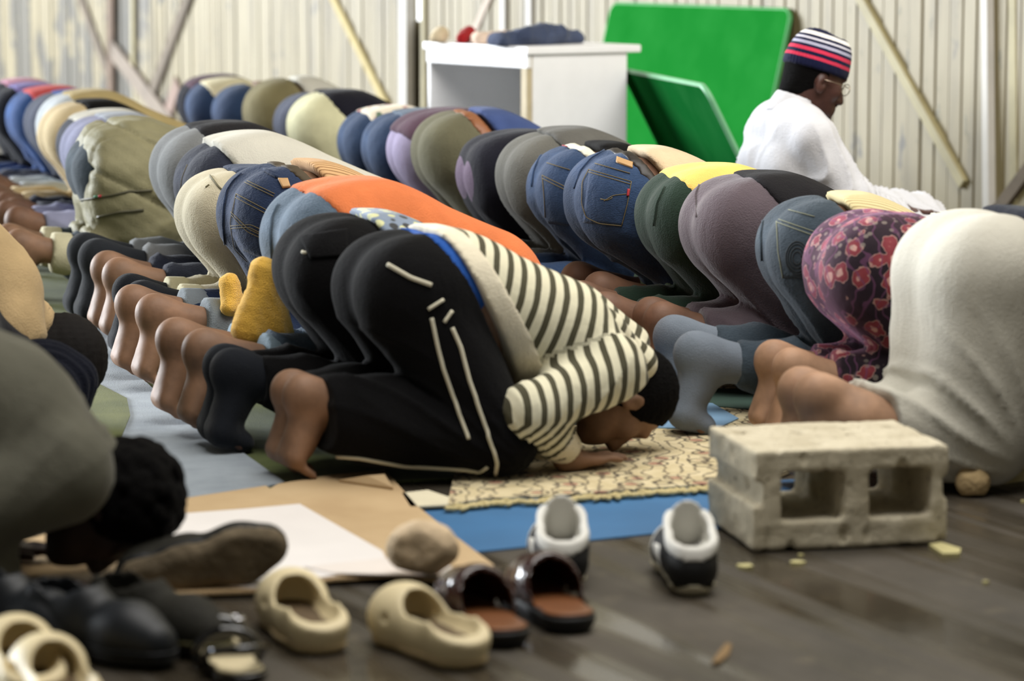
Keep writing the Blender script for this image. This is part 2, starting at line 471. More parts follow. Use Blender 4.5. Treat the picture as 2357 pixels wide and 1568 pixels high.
def shirt_u(dx):
    def seg(V, a, b, r):
        a = np.array(a); b = np.array(b); ba = b - a; L = np.linalg.norm(ba); t = np.clip(((V - a) @ ba) / (L * L), 0, 1)
        return np.linalg.norm(V - a - t[:, None] * ba, axis=1) - r, ((V - a) @ ba) / L
    def f(V):
        V = V.copy(); V[:, 1] = np.abs(V[:, 1])
        d0, u0 = seg(V, (.33 + dx, .05, .415), (.62 + dx, .06, .29), .115)
        d1, u1 = seg(V, (.665 + dx, .175, .220), (.46 + dx * .7, .235, .150), .064)
        d2, u2 = seg(V, (.46 + dx * .7, .235, .150), (.555 + dx * .7, .187, .066), .05)
        return np.where(d0 < np.minimum(d1, d2), u0 + .3, 1.4 - V[:, 0] - 1.1 * np.clip(.13 - V[:, 2], 0, 1))
    return f
def person(name_label, loc, sc, p, group=None, ang=None):
    """p: dict with skin, trousers, shirt materials and cut positions"""
    r = root('person', loc, ANG if ang is None else ang, name_label, 'person', group, sc)
    h = p.get('h', .0105); b = p.get('b', .006); dx = p['dx']; seed = p.get('seed', 1)
    bo = link('body', body_mesh(dx, p['fy'], p['ky'], p.get('kx', .5)), r)
    bo.material_slots[0].link = 'OBJECT'; bo.material_slots[0].material = p['skin']
    al = p.get('wa', 35)
    out = dict(root=r, body=bo, sc=sc)
    # trousers
    F = lower_field(p, b, h)
    T = F.copy(); n = WN(al); dw = wd(p.get('tx', .26), al) + n[0] * dx
    T.clip(n, dw); out['trousers'] = sdf_obj('trousers', T, p['trousers'], r, 1, folds(p.get('fold', .007), seed))
    # belt / waistband ring
    for nm, x0, x1, inf, m in p.get('bands', ()):
        B = lower_field(p, b + inf, h, leg=False); d0 = wd(x0, al) + n[0] * dx; d1 = wd(x1, al) + n[0] * dx
        B.clip(n, d1).clip((-n[0], 0, -n[2]), -d0); out[nm] = sdf_obj(nm, B, m, r, 0)
    # shirt
    ha = p.get('ha', 35); n2 = WN(ha); dh = wd(p.get('hx', .28), ha) + n2[0] * dx; sb = p.get('sb', .008)
    S = lower_field(p, b + sb, h, leg=p.get('long', False))
    if p.get('long'): S.clip((0, 0, -1), -p.get('hemz', .1), .04)
    upper_field(p, S, sb, arms=False)
    for e_ in p.get('extra', ()): S.cap(*e_)
    S.clip((-n2[0], 0, -n2[2]), -dh, .05 if p.get('long') else .012)
    for s in (-1, 1):
        S.cap((.685 + dx, s * .175, .218), (.46 + dx * .7, s * .235, .150), .064 + sb, .055 + sb, k=.035)
        S.cap((.46 + dx * .7, s * .235, .150), (.555 + dx * .7, s * .187, .066), .055 + sb, .040 + sb, k=.03)
    out['shirt'] = sdf_obj(p.get('top', 'shirt'), S, p['shirt'], r, 1, p.get('sdisp') or folds(.004, seed + 7), shirt_u(dx) if p.get('u') == 'torso' else p.get('u'))
    if p.get('sock'):
        for s in (-1, 1):
            G = Field((-.06, s * p['fy'] - .11, -.01), (.30, s * p['fy'] + .11, .26), .007)
            foot(G, s, s * p['fy'], .004, toes=False)
            G.cap((.08, s * p['fy'], .175), (.24, s * (p['fy'] * .6 + p['ky'] * .4), .134), .040, .052, k=.03)
            G.clip((1, 0, 0), p.get('cuff', .12) + .03)
            sdf_obj('sock', G, p['sock'], r)
    if p.get('roll'):
        c0 = p.get('cuff', .12); fy, ky = p['fy'], p['ky']; kx = p.get('kx', .5)
        for s in (-1, 1):
            G = Field((c0 - .03, s * fy - .14, .0), (c0 + .12, s * fy + .14, .28), .008)
            G.cap((.07, s * fy, .170), (kx - .26, s * (fy * .6 + ky * .4), .140), .055 + b * .5, .068 + b, k=.03)
            G.clip((-1, 0, .1), -c0 + .022).clip((1, 0, -.1), c0 + .055 - .012)
            sdf_obj('rolled_cuff', G, p['roll'], r)
    if p.get('hair') is not None:
        G = Field((.66 + dx, -.11, .0), (.92 + dx, .11, .26), .006)
        cc = np.array((.795 + dx, 0, .122)); up = np.array((.985, 0, .1)); fr = np.array((.12, 0, -1.))
        up /= np.linalg.norm(up); fr -= up * (fr @ up); fr /= np.linalg.norm(fr); R = [up, fr, np.cross(up, fr)]
        g = p.get('hairg', .007)
        G.ell(cc + .034 * up - .016 * fr, (.095 + g, .098 + g, .078 + g), R, .01)
        G.cap(cc - .045 * up - .06 * fr - .03 * R[2], cc - .045 * up - .06 * fr + .03 * R[2], .045 + g, k=.03)
        # hairline: off the face
        nn = fr * .93 - up * .37; G.clip(nn, nn @ (cc + .045 * fr + .01 * up))
        G.clip(-up, -(up @ (cc - .085 * up)))
        sdf_obj('hair', G, p['hair'], r, 1, lambda V: .002 * vnoise(V, 400, 3))
    return out

# ray-placed details sewn on a garment (points found on its real surface)
def bvh_world(o):
    bpy.context.view_layer.update()
    mw = o.matrix_world; me = o.data
    return BVHTree.FromPolygons([mw @ v.co for v in me.vertices], [tuple(p.vertices) for p in me.polygons])
class Sew:
    def __init__(s, person_out, part):
        s.o = person_out[part]; s.r = person_out['root']; s.b = bvh_world(s.o); s.inv = s.r.matrix_world.inverted(); s.sc = person_out['sc']
    def hit(s, px, py, off):
        h = s.b.ray_cast(CAM, ray(px, py).normalized())
        if h[0] is None: return None
        n = h[1] if h[1].dot(CAM - h[0]) > 0 else -h[1]
        return s.inv @ (h[0] + n * off)
    def line(s, name, pts, r, mat, flat=.5, closed=False, step=6, off=.0022):
        P = []
        pts = list(pts) + ([pts[0]] if closed else [])
        for (a, b) in zip(pts[:-1], pts[1:]):
            L = max(1, int(math.hypot(b[0] - a[0], b[1] - a[1]) / step))
            for i in range(L): P.append((a[0] + (b[0] - a[0]) * i / L, a[1] + (b[1] - a[1]) * i / L))
        P.append(pts[-1])
        Q = [q for q in (s.hit(x, y, off) for x, y in P) if q is not None]
        runs = [[]]
        for q in Q:
            if runs[-1] and (q - runs[-1][-1]).length > .05: runs.append([])
            runs[-1].append(q)
        keep = max(runs, key=len)
        if len(keep) < 3: return None
        sm = [keep[0]] + [(keep[i - 1] + keep[i] * 2 + keep[i + 1]) / 4 for i in range(1, len(keep) - 1)] + [keep[-1]]
        return link(name, tube_mesh(name, sm, r / s.sc, mat, 6, 1.0), s.r)
    def patch(s, name, quad, mat, thick=.004, n=14, mfun=None):
        """quad: 4 pixel corners (tl,tr,br,bl)"""
        V = []; idx = {}; Fs = []
        for i in range(n + 1):
            for j in range(n + 1):
                u, v = i / n, j / n
                x = (quad[0][0] * (1 - u) + quad[1][0] * u) * (1 - v) + (quad[3][0] * (1 - u) + quad[2][0] * u) * v
                y = (quad[0][1] * (1 - u) + quad[1][1] * u) * (1 - v) + (quad[3][1] * (1 - u) + quad[2][1] * u) * v
                a = s.hit(x, y, thick); c = s.hit(x, y, -.002)
                if a is None: continue
                idx[i, j] = len(V); V += [a, c]
        cells = set()
        for i in range(n):
            for j in range(n):
                k = [idx.get(q) for q in ((i, j), (i, j + 1), (i + 1, j + 1), (i + 1, j))]
                if None in k: continue
                if max((V[k[a]] - V[k[(a + 1) % 4]]).length for a in range(4)) > .06: continue
                cells.add((i, j)); Fs.append(k)
        left = set(cells); best = set()
        while left:
            st = [left.pop()]; isl = set(st)
            while st:
                i, j = st.pop()
                for q in ((i + 1, j), (i - 1, j), (i, j + 1), (i, j - 1)):
                    if q in left: left.discard(q); isl.add(q); st.append(q)
            if len(isl) > len(best): best = isl
        cells = best; Fs = [[idx[q] for q in ((i, j), (i, j + 1), (i + 1, j + 1), (i + 1, j))] for i, j in cells]
        for (i, j) in cells:
            for (di, dj, a, b_) in ((-1, 0, (i, j), (i, j + 1)), (1, 0, (i + 1, j + 1), (i + 1, j)), (0, -1, (i + 1, j), (i, j)), (0, 1, (i, j + 1), (i + 1, j + 1))):
                if (i + di, j + dj) not in cells: Fs.append([idx[b_], idx[a], idx[a] + 1, idx[b_] + 1])
        if not Fs: return None
        me = bpy.data.meshes.new(name); me.from_pydata([tuple(v) for v in V], [], Fs); me.update()
        import bmesh
        bm = bmesh.new(); bm.from_mesh(me); bmesh.ops.delete(bm, geom=[v_ for v_ in bm.verts if not v_.link_faces], context='VERTS'); bmesh.ops.recalc_face_normals(bm, faces=bm.faces[:]); bm.to_mesh(me); bm.free()
        me.shade_smooth(); me.materials.append(mat)
        return link(name, me, s.r)
def place_person(label, bx, Y, topy, p, group, ang=None, h0=.535):
    """stand the figure so that the back of its seat lies at pixel column bx at depth Y and its top reaches pixel row topy"""
    a = ANG if ang is None else ang
    sc = at_y(bx, topy, Y + .10).z / h0
    X = at_y(bx, topy + 90, Y).x
    f = Vector((math.cos(a), math.sin(a), 0)); l = Vector((-math.sin(a), math.cos(a), 0))
    O = Vector((X, Y, 0)) - f * ((.112 + p['dx']) * sc) - l * (.062 * sc); O.z = .009
    return person(label, O, sc, p, group, a)

# ---------------------------------------------------------------- the room
W0 = Vector((1.71, 12.1, 0)); WD = Vector((-.468, .884, 0)).normalized(); WNRM = Vector((-.884, -.468, 0)).normalized()
UP = Vector((0, 0, 1))
def wallpt(px, py, off=0.0):
    d = ray(px, py); t = ((W0 + WNRM * off - CAM).dot(WNRM)) / d.dot(WNRM)
    return CAM + d * t
def wall_t(px): return (wallpt(px, 100) - W0).dot(WD)

def floor_mat():
    m, nt, b = base_mat('worn_concrete'); v = coords(nt, 'World')
    n1 = noise(nt, v, 1.6, 6, .6); n2 = noise(nt, v, 14, 5, .65); n3 = noise(nt, coords(nt, 'World', (1, .35, 1)), 5, 4)
    base = ramp(nt, n1, [(.3, (62, 55, 43)), (.55, (84, 75, 60)), (.75, (98, 88, 74))])
    base = mix(nt, ramp(nt, n2, [(.58, (0, 0, 0)), (.74, (255, 255, 255))]), base, lin((116, 104, 80)))
    base = mix(nt, .35, base, ramp(nt, n3, [(.35, (52, 47, 38)), (.7, (112, 103, 92))]))
    nt.links.new(base, b.inputs['Base Color'])
    mp = nt.nodes.new('ShaderNodeMapping'); g = nt.nodes.new('ShaderNodeNewGeometry'); nt.links.new(g.outputs['Position'], mp.inputs[0])
    mp.vector_type = 'TEXTURE'; mp.inputs['Rotation'].default_value = (0, 0, math.radians(116)); mp.inputs['Scale'].default_value = (4, .2, 1)
    tr = noise(nt, mp.outputs[0], 1.6, 3)
    nt.links.new(ramp(nt, tr, [(.42, (225, 225, 225)), (.58, (120, 120, 120))]), b.inputs['Roughness'])
    b.inputs['Specular IOR Level'].default_value = .45
    bump(nt, b, n2, .15, .006); return m
struct(link('floor', box_mesh('floor', (-27, -3.2, -.1), (8, 33, 0), floor_mat())))
wallpaint = plain('painted_masonry', (176, 170, 150), .85)
dark_paint = plain('dim_plaster', (105, 100, 90), .9)
struct(link('ceiling', prism_mesh('ceiling', [(-27, -3.2), (6.1, -3.2), (6.1, 4.0), (-9.0, 33), (-27, 33)], 9.2, 9.3, dark_paint)))
struct(link('wall_front', box_mesh('wall_front', (-27, -3.3, 0), (6.1, -3.2, 9.2), dark_paint)))
struct(link('wall_far', box_mesh('wall_far', (-27, 32.9, 0), (-9.0, 33, 9.2), wallpaint)))
struct(link('wall_right', box_mesh('wall_right', (6.0, -3.2, 0), (6.1, 4.1, 9.2), dark_paint)))
wl = struct(link('wall_left', box_mesh('wall_left', (-27.1, -3.2, 0), (-27, 15, 9.2), wallpaint)))
for nm, lo, hi in (('wall_panel', (-27.1, 32, 0), (-27, 33, 9.2)), ('lintel', (-27.1, 15, 8.9), (-27, 32, 9.2)), ('sill', (-27.1, 15, 0), (-27, 32, .6))):
    link(nm, box_mesh(nm, lo, hi, wallpaint), wl)

# planked partition wall
def plank_mat():
    m, nt, b = base_mat('peeling_cream_paint'); v = coords(nt, 'World')
    oi = nt.nodes.new('ShaderNodeObjectInfo')
    n1 = noise(nt, coords(nt, 'World', (1, 1, .16)), 9, 4)
    cream = ramp(nt, n1, [(.25, (118, 104, 66)), (.5, (144, 129, 86)), (.8, (158, 145, 106))])
    cream = mix(nt, ramp(nt, oi.outputs['Random'], [(0, (60, 60, 60)), (1, (0, 0, 0))]), cream, lin((130, 114, 74)))
    # bare grey board where paint has come off: small flecks everywhere, large patches towards the far end
    fl = noise(nt, coords(nt, 'World', (2.2, 2.2, .75)), 7.5, 5, .6)
    g = nt.nodes.new('ShaderNodeNewGeometry'); sx = nt.nodes.new('ShaderNodeSeparateXYZ'); nt.links.new(g.outputs['Position'], sx.inputs[0])
    far = N(nt, 'ShaderNodeMapRange'); nt.links.new(sx.outputs['Y'], far.inputs['Value'])
    far.inputs['From Min'].default_value = 17.2; far.inputs['From Max'].default_value = 21; far.inputs['To Min'].default_value = 0; far.inputs['To Max'].default_value = .16
    big = noise(nt, coords(nt, 'World', (1, 1, .55)), 2.6, 4, .6)
    s = N(nt, 'ShaderNodeMath', operation='ADD'); nt.links.new(big, s.inputs[0]); nt.links.new(far.outputs[0], s.inputs[1])
    mk = ramp(nt, s.outputs[0], [(.63, (0, 0, 0)), (.66, (235, 235, 235))])
    mk2 = ramp(nt, fl, [(.655, (0, 0, 0)), (.69, (200, 200, 200))])
    col = mix(nt, mk2, cream, lin((84, 86, 62)))
    col = mix(nt, mk, col, lin((58, 54, 46)))
    dirt = ramp(nt, noise(nt, coords(nt, 'World', (3, 3, .3)), 6, 4), [(.5, (0, 0, 0)), (.85, (150, 150, 150))])
    col = mix(nt, dirt, col, lin((122, 104, 66)))
    nt.links.new(col, b.inputs['Base Color']); b.inputs['Roughness'].default_value = .55
    bump(nt, b, mk2, .3, .004); return m
PM = plank_mat()
t_slit = wall_t(963)
import bmesh
bm = bmesh.new()
def wall_box(bm, t0, t1, z0, z1, o0, o1):
    vs = []
    for t in (t0, t1):
        for o in (o0, o1):
            for z in (z0, z1): vs.append(bm.verts.new(tuple(W0 + WD * t + WNRM * o + UP * z)))
    for q in ((0, 1, 3, 2), (4, 6, 7, 5), (0, 4, 5, 1), (2, 3, 7, 6), (0, 2, 6, 4), (1, 5, 7, 3)):
        bm.faces.new([vs[i] for i in q])
wall_box(bm, -9, t_slit - .11, 0, 9.2, -.05, -.03); wall_box(bm, t_slit + .11, 23.4, 0, 9.2, -.05, -.03)
wall_box(bm, t_slit - .11, t_slit + .11, 2.0, 9.2, -.05, -.03); wall_box(bm, t_slit - .11, t_slit + .11, 0, .72, -.05, -.03)
bmesh.ops.recalc_face_normals(bm, faces=bm.faces[:])
me = bpy.data.meshes.new('wall_back'); bm.to_mesh(me); bm.free(); me.materials.append(plain('bare_board', (140, 128, 92), .8))
wb = struct(link('wall_back', me))
PW = .092
def plank_mesh():
    prof = [(-.041, -.035), (-.040, -.008), (-.030, .004), (.022, .007), (.033, .0), (.038, -.016), (.039, -.035)]
    bm = bmesh.new(); lo = [bm.verts.new((x, y, 0)) for x, y in prof]; hi = [bm.verts.new((x, y, 2.8)) for x, y in prof]
    n = len(prof)
    for i in range(n): bm.faces.new((lo[i], lo[(i + 1) % n], hi[(i + 1) % n], hi[i]))
    bm.faces.new(lo[::-1]); bm.faces.new(hi); bmesh.ops.recalc_face_normals(bm, faces=bm.faces[:])
    me = bpy.data.meshes.new('plank'); bm.to_mesh(me); bm.free(); me.materials.append(PM); return me
pme = plank_mesh(); rnd = random.Random(5)
wrot = math.atan2(WD.y, WD.x)
for i in range(-14, 138):
    t = i * PW
    if abs(t - t_slit) < .125: continue
    o = link('plank', pme, wb); o.location = W0 + WD * t + WNRM * rnd.uniform(-.004, .004)
    o.rotation_euler = (0, 0, wrot); o.rotation_euler.z += rnd.uniform(-.03, .03) + math.pi
beamm = plain('cream_painted_timber', (164, 152, 108), .6, var=.15)
whitem = plain('whitewashed_post', (196, 191, 182), .55, var=.06)
greym = plain('weathered_bare_timber', (120, 106, 88), .8, var=.25)
def beam(name, p, q, w, d, mat, o=0):
    """timber from pixel p to pixel q lying on the wall face"""
    a = wallpt(p[0], p[1], .006 + d / 2); b = wallpt(q[0], q[1], .006 + d / 2)
    ax = (b - a).normalized(); sd = WNRM.cross(ax).normalized(); bm = bmesh.new(); vs = []
    for e in (a, b):
        for s1, s2 in ((-1, -1), (1, -1), (1, 1), (-1, 1)): vs.append(bm.verts.new(tuple(e + sd * s1 * w / 2 + WNRM * s2 * d / 2)))
    for q_ in ((0, 1, 2, 3), (7, 6, 5, 4), (0, 4, 5, 1), (1, 5, 6, 2), (2, 6, 7, 3), (3, 7, 4, 0)): bm.faces.new([vs[i] for i in q_])
    bmesh.ops.recalc_face_normals(bm, faces=bm.faces[:]); bmesh.ops.bevel(bm, geom=bm.edges[:], offset=.004, segments=1, affect='EDGES')
    me = bpy.data.meshes.new(name); bm.to_mesh(me); bm.free(); me.materials.append(mat); return link(name, me, wb)
beam('brace', (1955, -60), (2225, 425), .052, .05, beamm)
beam('post', (2278, -60), (2283, 600), .045, .06, whitem)
beam('post', (2335, -60), (2340, 600), .05, .03, beamm)
beam('brace', (2292, 500), (2440, 300), .06, .05, greym)
beam('brace', (740, -70), (905, 260), .06, .05, plain('ochre_timber', (186, 166, 100), .7))
beam('post', (935, -60), (935, 420), .10, .05, whitem)
beam('post', (982, -60), (982, 420), .05, .05, beamm)
beam('post', (1165, -60), (1165, 420), .055, .05, whitem)
beam('post', (1225, -60), (1225, 420), .06, .05, whitem)
beam('brace', (1160, -70), (1090, 90), .05, .04, plain('faded_pink_timber', (196, 178, 160), .7))
beam('brace', (462, -70), (345, 240), .10, .05, greym)
beam('brace', (165, -70), (255, 170), .09, .05, greym)
beam('brace', (262, 110), (408, 300), .13, .06, plain('pale_pinkish_timber', (138, 122, 104), .7, var=.2))
beam('post', (262, -60), (262, 330), .12, .06, plain('brown_stained_timber', (120, 96, 76), .8, var=.3))
beam('post', (312, -60), (312, 200), .06, .05, beamm)
beam('brace', (380, 300), (415, 190), .12, .05, plain('pink_timber', (150, 122, 106), .7))
beam('base_board', (1700, 545), (2230, 580), .09, .03, beamm)

# ---------------------------------------------------------------- things lying on the floor
def carpet_mat(name, c, c2, sc=6, fine=300):
    m, nt, b = base_mat(name); v = coords(nt, 'World')
    a = ramp(nt, noise(nt, v, sc, 5, .6), [(.3, c2), (.7, c)])
    f = noise(nt, v, fine, 2)
    nt.links.new(mix(nt, ramp(nt, f, [(.35, (0, 0, 0)), (.7, (110, 110, 110))]), a, tuple(x * .55 for x in lin(c2)[:3]) + (1,)), b.inputs['Base Color'])
    b.inputs['Roughness'].default_value = .95; b.inputs['Sheen Weight'].default_value = .15; b.inputs['Specular IOR Level'].default_value = .1
    bump(nt, b, f, .5, .006); return m
def flat_thing(name, pix, z0, z1, mat, label, cat, world=None):
    P = [gnd(x, y) for x, y in pix] if world is None else world
    me = prism_mesh(name, [(p.x, p.y) for p in P], z0, z1, mat)
    return tag(link(name, me), label, cat)
G0 = gnd(670, 1105)
def onrow(a, b): return G0 + FD * a + LD * b
def poly_row(pts): return [onrow(a, b) for a, b in pts]
flat_thing('green_carpet', None, 0, .004, carpet_mat('green_felt', (112, 122, 66), (84, 96, 50)), 'long olive green carpet under the middle row of worshippers', 'carpet',
           poly_row([(-1.25, -.12), (.50, -.10), (.50, 7.5), (-1.25, 7.5)]))
flat_thing('grey_carpet', [(222, 760), (262, 790), (330, 880), (430, 975), (560, 1050), (655, 1118), (520, 1150), (400, 1185), (-160, 1250), (-160, 1000), (60, 880)], .004, .008,
           carpet_mat('grey_felt', (172, 182, 190), (146, 156, 166)), 'pale blue grey carpet strip between the feet and the bowed heads on the left', 'carpet')
flat_thing('green_mat', [(150, 868), (228, 893), (292, 926), (300, 965), (282, 1010), (262, 1050), (60, 1070), (40, 930)], .008, .011,
           carpet_mat('olive_felt', (118, 124, 66), (92, 100, 52)), 'small olive green mat lying on the pale grey carpet', 'mat')
def rug_mat():
    m, nt, b = base_mat('oriental_rug_pile'); v = coords(nt, 'World')
    vo = nt.nodes.new('ShaderNodeTexVoronoi'); vo.inputs['Scale'].default_value = 13; vo.inputs['Randomness'].default_value = .7; nt.links.new(v, vo.inputs['Vector'])
    n = noise(nt, v, 22, 3); wv = nt.nodes.new('ShaderNodeTexWave'); wv.inputs['Scale'].default_value = 9; wv.inputs['Distortion'].default_value = 14; wv.inputs['Detail'].default_value = 3; nt.links.new(v, wv.inputs['Vector'])
    base = ramp(nt, n, [(.3, (204, 186, 140)), (.7, (222, 206, 166))])
    fl = mix(nt, ramp(nt, vo.outputs['Distance'], [(.20, (255, 255, 255)), (.24, (0, 0, 0))], 'LINEAR'), base, lin((186, 138, 112)))
    ring = mix(nt, ramp(nt, vo.outputs['Distance'], [(.30, (0, 0, 0)), (.33, (235, 235, 235)), (.37, (235, 235, 235)), (.41, (0, 0, 0))]), fl, lin((48, 40, 46)))
    vine = mix(nt, ramp(nt, wv.outputs['Fac'], [(.87, (0, 0, 0)), (.93, (215, 215, 215))]), ring, lin((72, 56, 56)))
    nt.links.new(vine, b.inputs['Base Color']); b.inputs['Roughness'].default_value = .95; b.inputs['Sheen Weight'].default_value = .1
    b.inputs['Specular IOR Level'].default_value = .1
    bump(nt, b, noise(nt, v, 250, 2), .5, .005); return m
rugpoly = [(1030, 1172), (1120, 1158), (1300, 1150), (1480, 1136), (1620, 1125), (1760, 1118), (1900, 1060), (1660, 860), (1300, 700), (1130, 700)]
rug = flat_thing('oriental_rug', rugpoly, .004, .010, rug_mat(), 'beige oriental rug with dark vine pattern under the striped top man\'s hands', 'rug')
# knotted fringe along the near edge of the rug
bm = bmesh.new(); rr = random.Random(3)
for k in range(len(rugpoly[:6]) - 1):
    a, b_ = Vector(rugpoly[k]), Vector(rugpoly[k + 1]); L = int((b_ - a).length / 7)
    for i in range(L):
        p = a.lerp(b_, i / L); g = gnd(p.x, p.y + rr.uniform(-4, 5), .012)
        mtx = Matrix.Translation(g) @ Matrix.Rotation(rr.uniform(0, 3), 4, 'Z') @ Matrix.Diagonal((.016, .008, .006, 1))
        bmesh.ops.create_icosphere(bm, subdivisions=1, radius=1, matrix=mtx)
me = bpy.data.meshes.new('fringe'); bm.to_mesh(me); bm.free(); me.shade_smooth(); me.materials.append(plain('rug_fringe', (206, 188, 132), .95))
link('fringe', me, rug)['kind'] = 'stuff'
bluem = plain('blue_foam', (62, 124, 178), .55, var=.12, nsc=3)
flat_thing('blue_mat', [(945, 1172), (1100, 1156), (1620, 1122), (1860, 1104), (1880, 1175), (1640, 1222), (1500, 1232), (1090, 1275)], .0, .0035, bluem, 'blue foam mat on the bare floor before the rug fringe', 'mat')
flat_thing('light_blue_mat', [(1240, 958), (1570, 935), (1640, 940), (1700, 975), (1640, 1003), (1560, 998), (1240, 985)], .010, .013, plain('light_blue_foam', (132, 172, 206), .5), 'light blue mat strip beyond the striped top man\'s head', 'mat')
flat_thing('teal_mat', [(1560, 905), (1760, 905), (1790, 960), (1640, 945), (1580, 930)], .010, .012, plain('teal_felt', (72, 100, 88), .9), 'dark teal mat under the bare soles at right', 'mat')
flat_thing('cream_cloth_scrap', [(925, 1150), (985, 1143), (1035, 1160), (1030, 1178), (945, 1182)], .010, .014, plain('cream_cotton', (216, 206, 176), .9), 'cream cloth scrap between the cardboard and the rug', 'cloth')
flat_thing('pale_floor_strip', [(2225, 1105), (2420, 1068), (2420, 1098), (2290, 1118), (2226, 1132)], 0, .012, plain('pale_lath', (200, 184, 130), .8), 'pale yellowish strip on the floor behind the small rock', 'strip')
flat_thing('plaster_chip', [(2138, 1262), (2165, 1257), (2212, 1272), (2208, 1283), (2170, 1284)], 0, .008, plain('yellow_plaster', (196, 186, 128), .9), 'flat yellowish chip in front of the block\'s right corner', 'chip')
k = 0
for (x, y, w, lb) in ((1842, 1283, 9, 'small pale crumb under the front edge of the block'), (1715, 1308, 26, 'pale plaster smear chip left of the block\'s front corner'),
                      (1836, 1300, 24, 'pale crumb just in front of the block'), (2268, 1345, 9, 'tiny chip alone on the floor at far right'), (2355, 1158, 8, 'chip at the right edge of the floor')):
    q = gnd(x, y); s = w / 1300
    me = prism_mesh('plaster_chip', [(q.x + s * math.cos(a) * rr.uniform(.6, 1), q.y + s * math.sin(a) * rr.uniform(.6, 1)) for a in np.linspace(0, 5.6, 7)], 0, .006, plain('yellow_plaster', (196, 186, 128), .9))
    tag(link('plaster_chip', me), lb, 'chip', 'chips scattered around the block')
flat_thing('dry_leaf', [(1638, 1532), (1652, 1510), (1672, 1486), (1684, 1490), (1678, 1512), (1656, 1530)], .001, .005, plain('dry_leaf', (150, 118, 72), .8), 'small dry tan leaf at the bottom right of the floor', 'leaf')

# cardboard
def card_mat():
    m, nt, b = base_mat('corrugated_cardboard'); v = coords(nt, 'World')
    nt.links.new(ramp(nt, noise(nt, v, 5, 4), [(.3, (190, 158, 112)), (.7, (204, 174, 128))]), b.inputs['Base Color'])
    b.inputs['Roughness'].default_value = .75; bump(nt, b, noise(nt, coords(nt, 'World', (.2, 6, 1)), 18, 2), .1, .004); return m
CB = card_mat()
cpoly = [(-160, 1330), (200, 1215), (420, 1163), (612, 1133), (622, 1140), (640, 1129), (760, 1108), (885, 1096), (912, 1126), (960, 1180), (1050, 1252), (1137, 1318), (1052, 1356), (900, 1342), (770, 1350), (575, 1378), (210, 1392), (-160, 1408)]
cb = flat_thing('cardboard_sheet', cpoly, .009, .014, CB, 'large tan cardboard sheet on the floor behind the shoes', 'cardboard')
a = gnd(760, 1112, .014); b_ = gnd(885, 1098, .014); c_ = gnd(915, 1130, .014)
lift = [gnd(780, 1110, .0145), gnd(905, 1128, .0145), gnd(885, 1097, .034), gnd(845, 1100, .030)]
me = bpy.data.meshes.new('lifted_corner'); V = [tuple(p) for p in lift] + [tuple(p + Vector((0, 0, .005))) for p in lift]
me.from_pydata(V, [], [(3, 2, 1, 0), (4, 5, 6, 7), (0, 1, 5, 4), (1, 2, 6, 5), (2, 3, 7, 6), (3, 0, 4, 7)]); me.materials.append(CB); link('lifted_corner', me, cb)
flat_thing('white_board_sheet', [(330, 1246), (398, 1204), (560, 1192), (690, 1180), (880, 1290), (902, 1338), (770, 1347), (577, 1375), (480, 1366), (340, 1330)], .0145, .018,
           plain('white_card', (226, 220, 216), .6, var=.03), 'white faced card sheet lying on the tan cardboard', 'cardboard')
flat_thing('folded_white_card', [(700, 1330), (930, 1306), (1040, 1330), (1050, 1352), (770, 1346)], .0185, .021, plain('offwhite_card', (222, 212, 204), .6, var=.04), 'narrow off-white card flap beneath the big stone', 'cardboard')

# ---------------------------------------------------------------- skin and fabrics
SK1 = skin('skin_warm_brown', (148, 110, 82)); SK2 = skin('skin_brown', (130, 92, 68)); SK3 = skin('skin_dark', (84, 56, 44)); SK4 = skin('skin_very_dark', (66, 46, 40)); SK5 = skin('skin_tan_brown', (180, 138, 106))
HAIR = plain('black_hair', (16, 14, 14), .9, .1, bumpsc=180, bstr=.8)
JEAN1 = denim('mid_blue_denim', (40, 65, 102)); JEAN2 = denim('dark_blue_denim', (28, 48, 82)); JEAN3 = denim('pale_blue_denim', (84, 102, 120)); JEAN4 = denim('faded_grey_denim', (54, 68, 80)); JEAN5 = denim('navy_denim', (38, 44, 62))
ORANGE = cloth('orange_tee', (228, 122, 62)); YELLOW = cloth('yellow_tee', (238, 198, 92)); BLACK = cloth('black_cloth', (15, 14, 17), sheen=.03); CHAR = cloth('charcoal_tee', (40, 38, 42), sheen=.06)
MAUVE = cloth('mauve_grey_jersey', (104, 91, 98), sheen=.3); GREEN = cloth('bottle_green_cotton', (44, 66, 52)); OLIVE = cloth('olive_cotton', (116, 112, 86)); KHAKI = cloth('khaki_cotton', (196, 186, 158)); KHAKI2 = cloth('khaki_olive_cotton', (136, 126, 86))
GREY = cloth('grey_cotton', (132, 134, 134)); GREYOL = cloth('grey_brown_wool', (112, 110, 102)); WHITE = cloth('white_cotton', (198, 194, 180), var=.05); CREAM = cloth('cream_cotton_top', (226, 216, 178)); BEIGE = cloth('beige_shirt', (208, 184, 148)); TAN = cloth('tan_jacket', (188, 166, 110))
PLUM = cloth('plum_fleece', (104, 76, 92)); LAV = cloth('lavender_cotton', (170, 158, 190)); CREAMG = cloth('cream_green_cotton', (212, 208, 166)); SLATE = cloth('slate_cotton', (88, 94, 114)); DENSH = cloth('blue_chambray', (72, 92, 146)); GREYJ = cloth('grey_tweed', (104, 102, 96)); NAVYJ = cloth('navy_jacket', (36, 36, 50))
MAUVE2 = cloth('muted_mauve_cotton', (124, 104, 128)); RED = cloth('coral_red_cloth', (226, 84, 82)); PURP = cloth('lilac_cloth', (140, 128, 196)); PINK = cloth('pink_cloth', (214, 150, 176)); BLUEC = cloth('cobalt_cloth', (48, 86, 168)); NAVYC = cloth('deep_navy_cloth', (20, 26, 46))
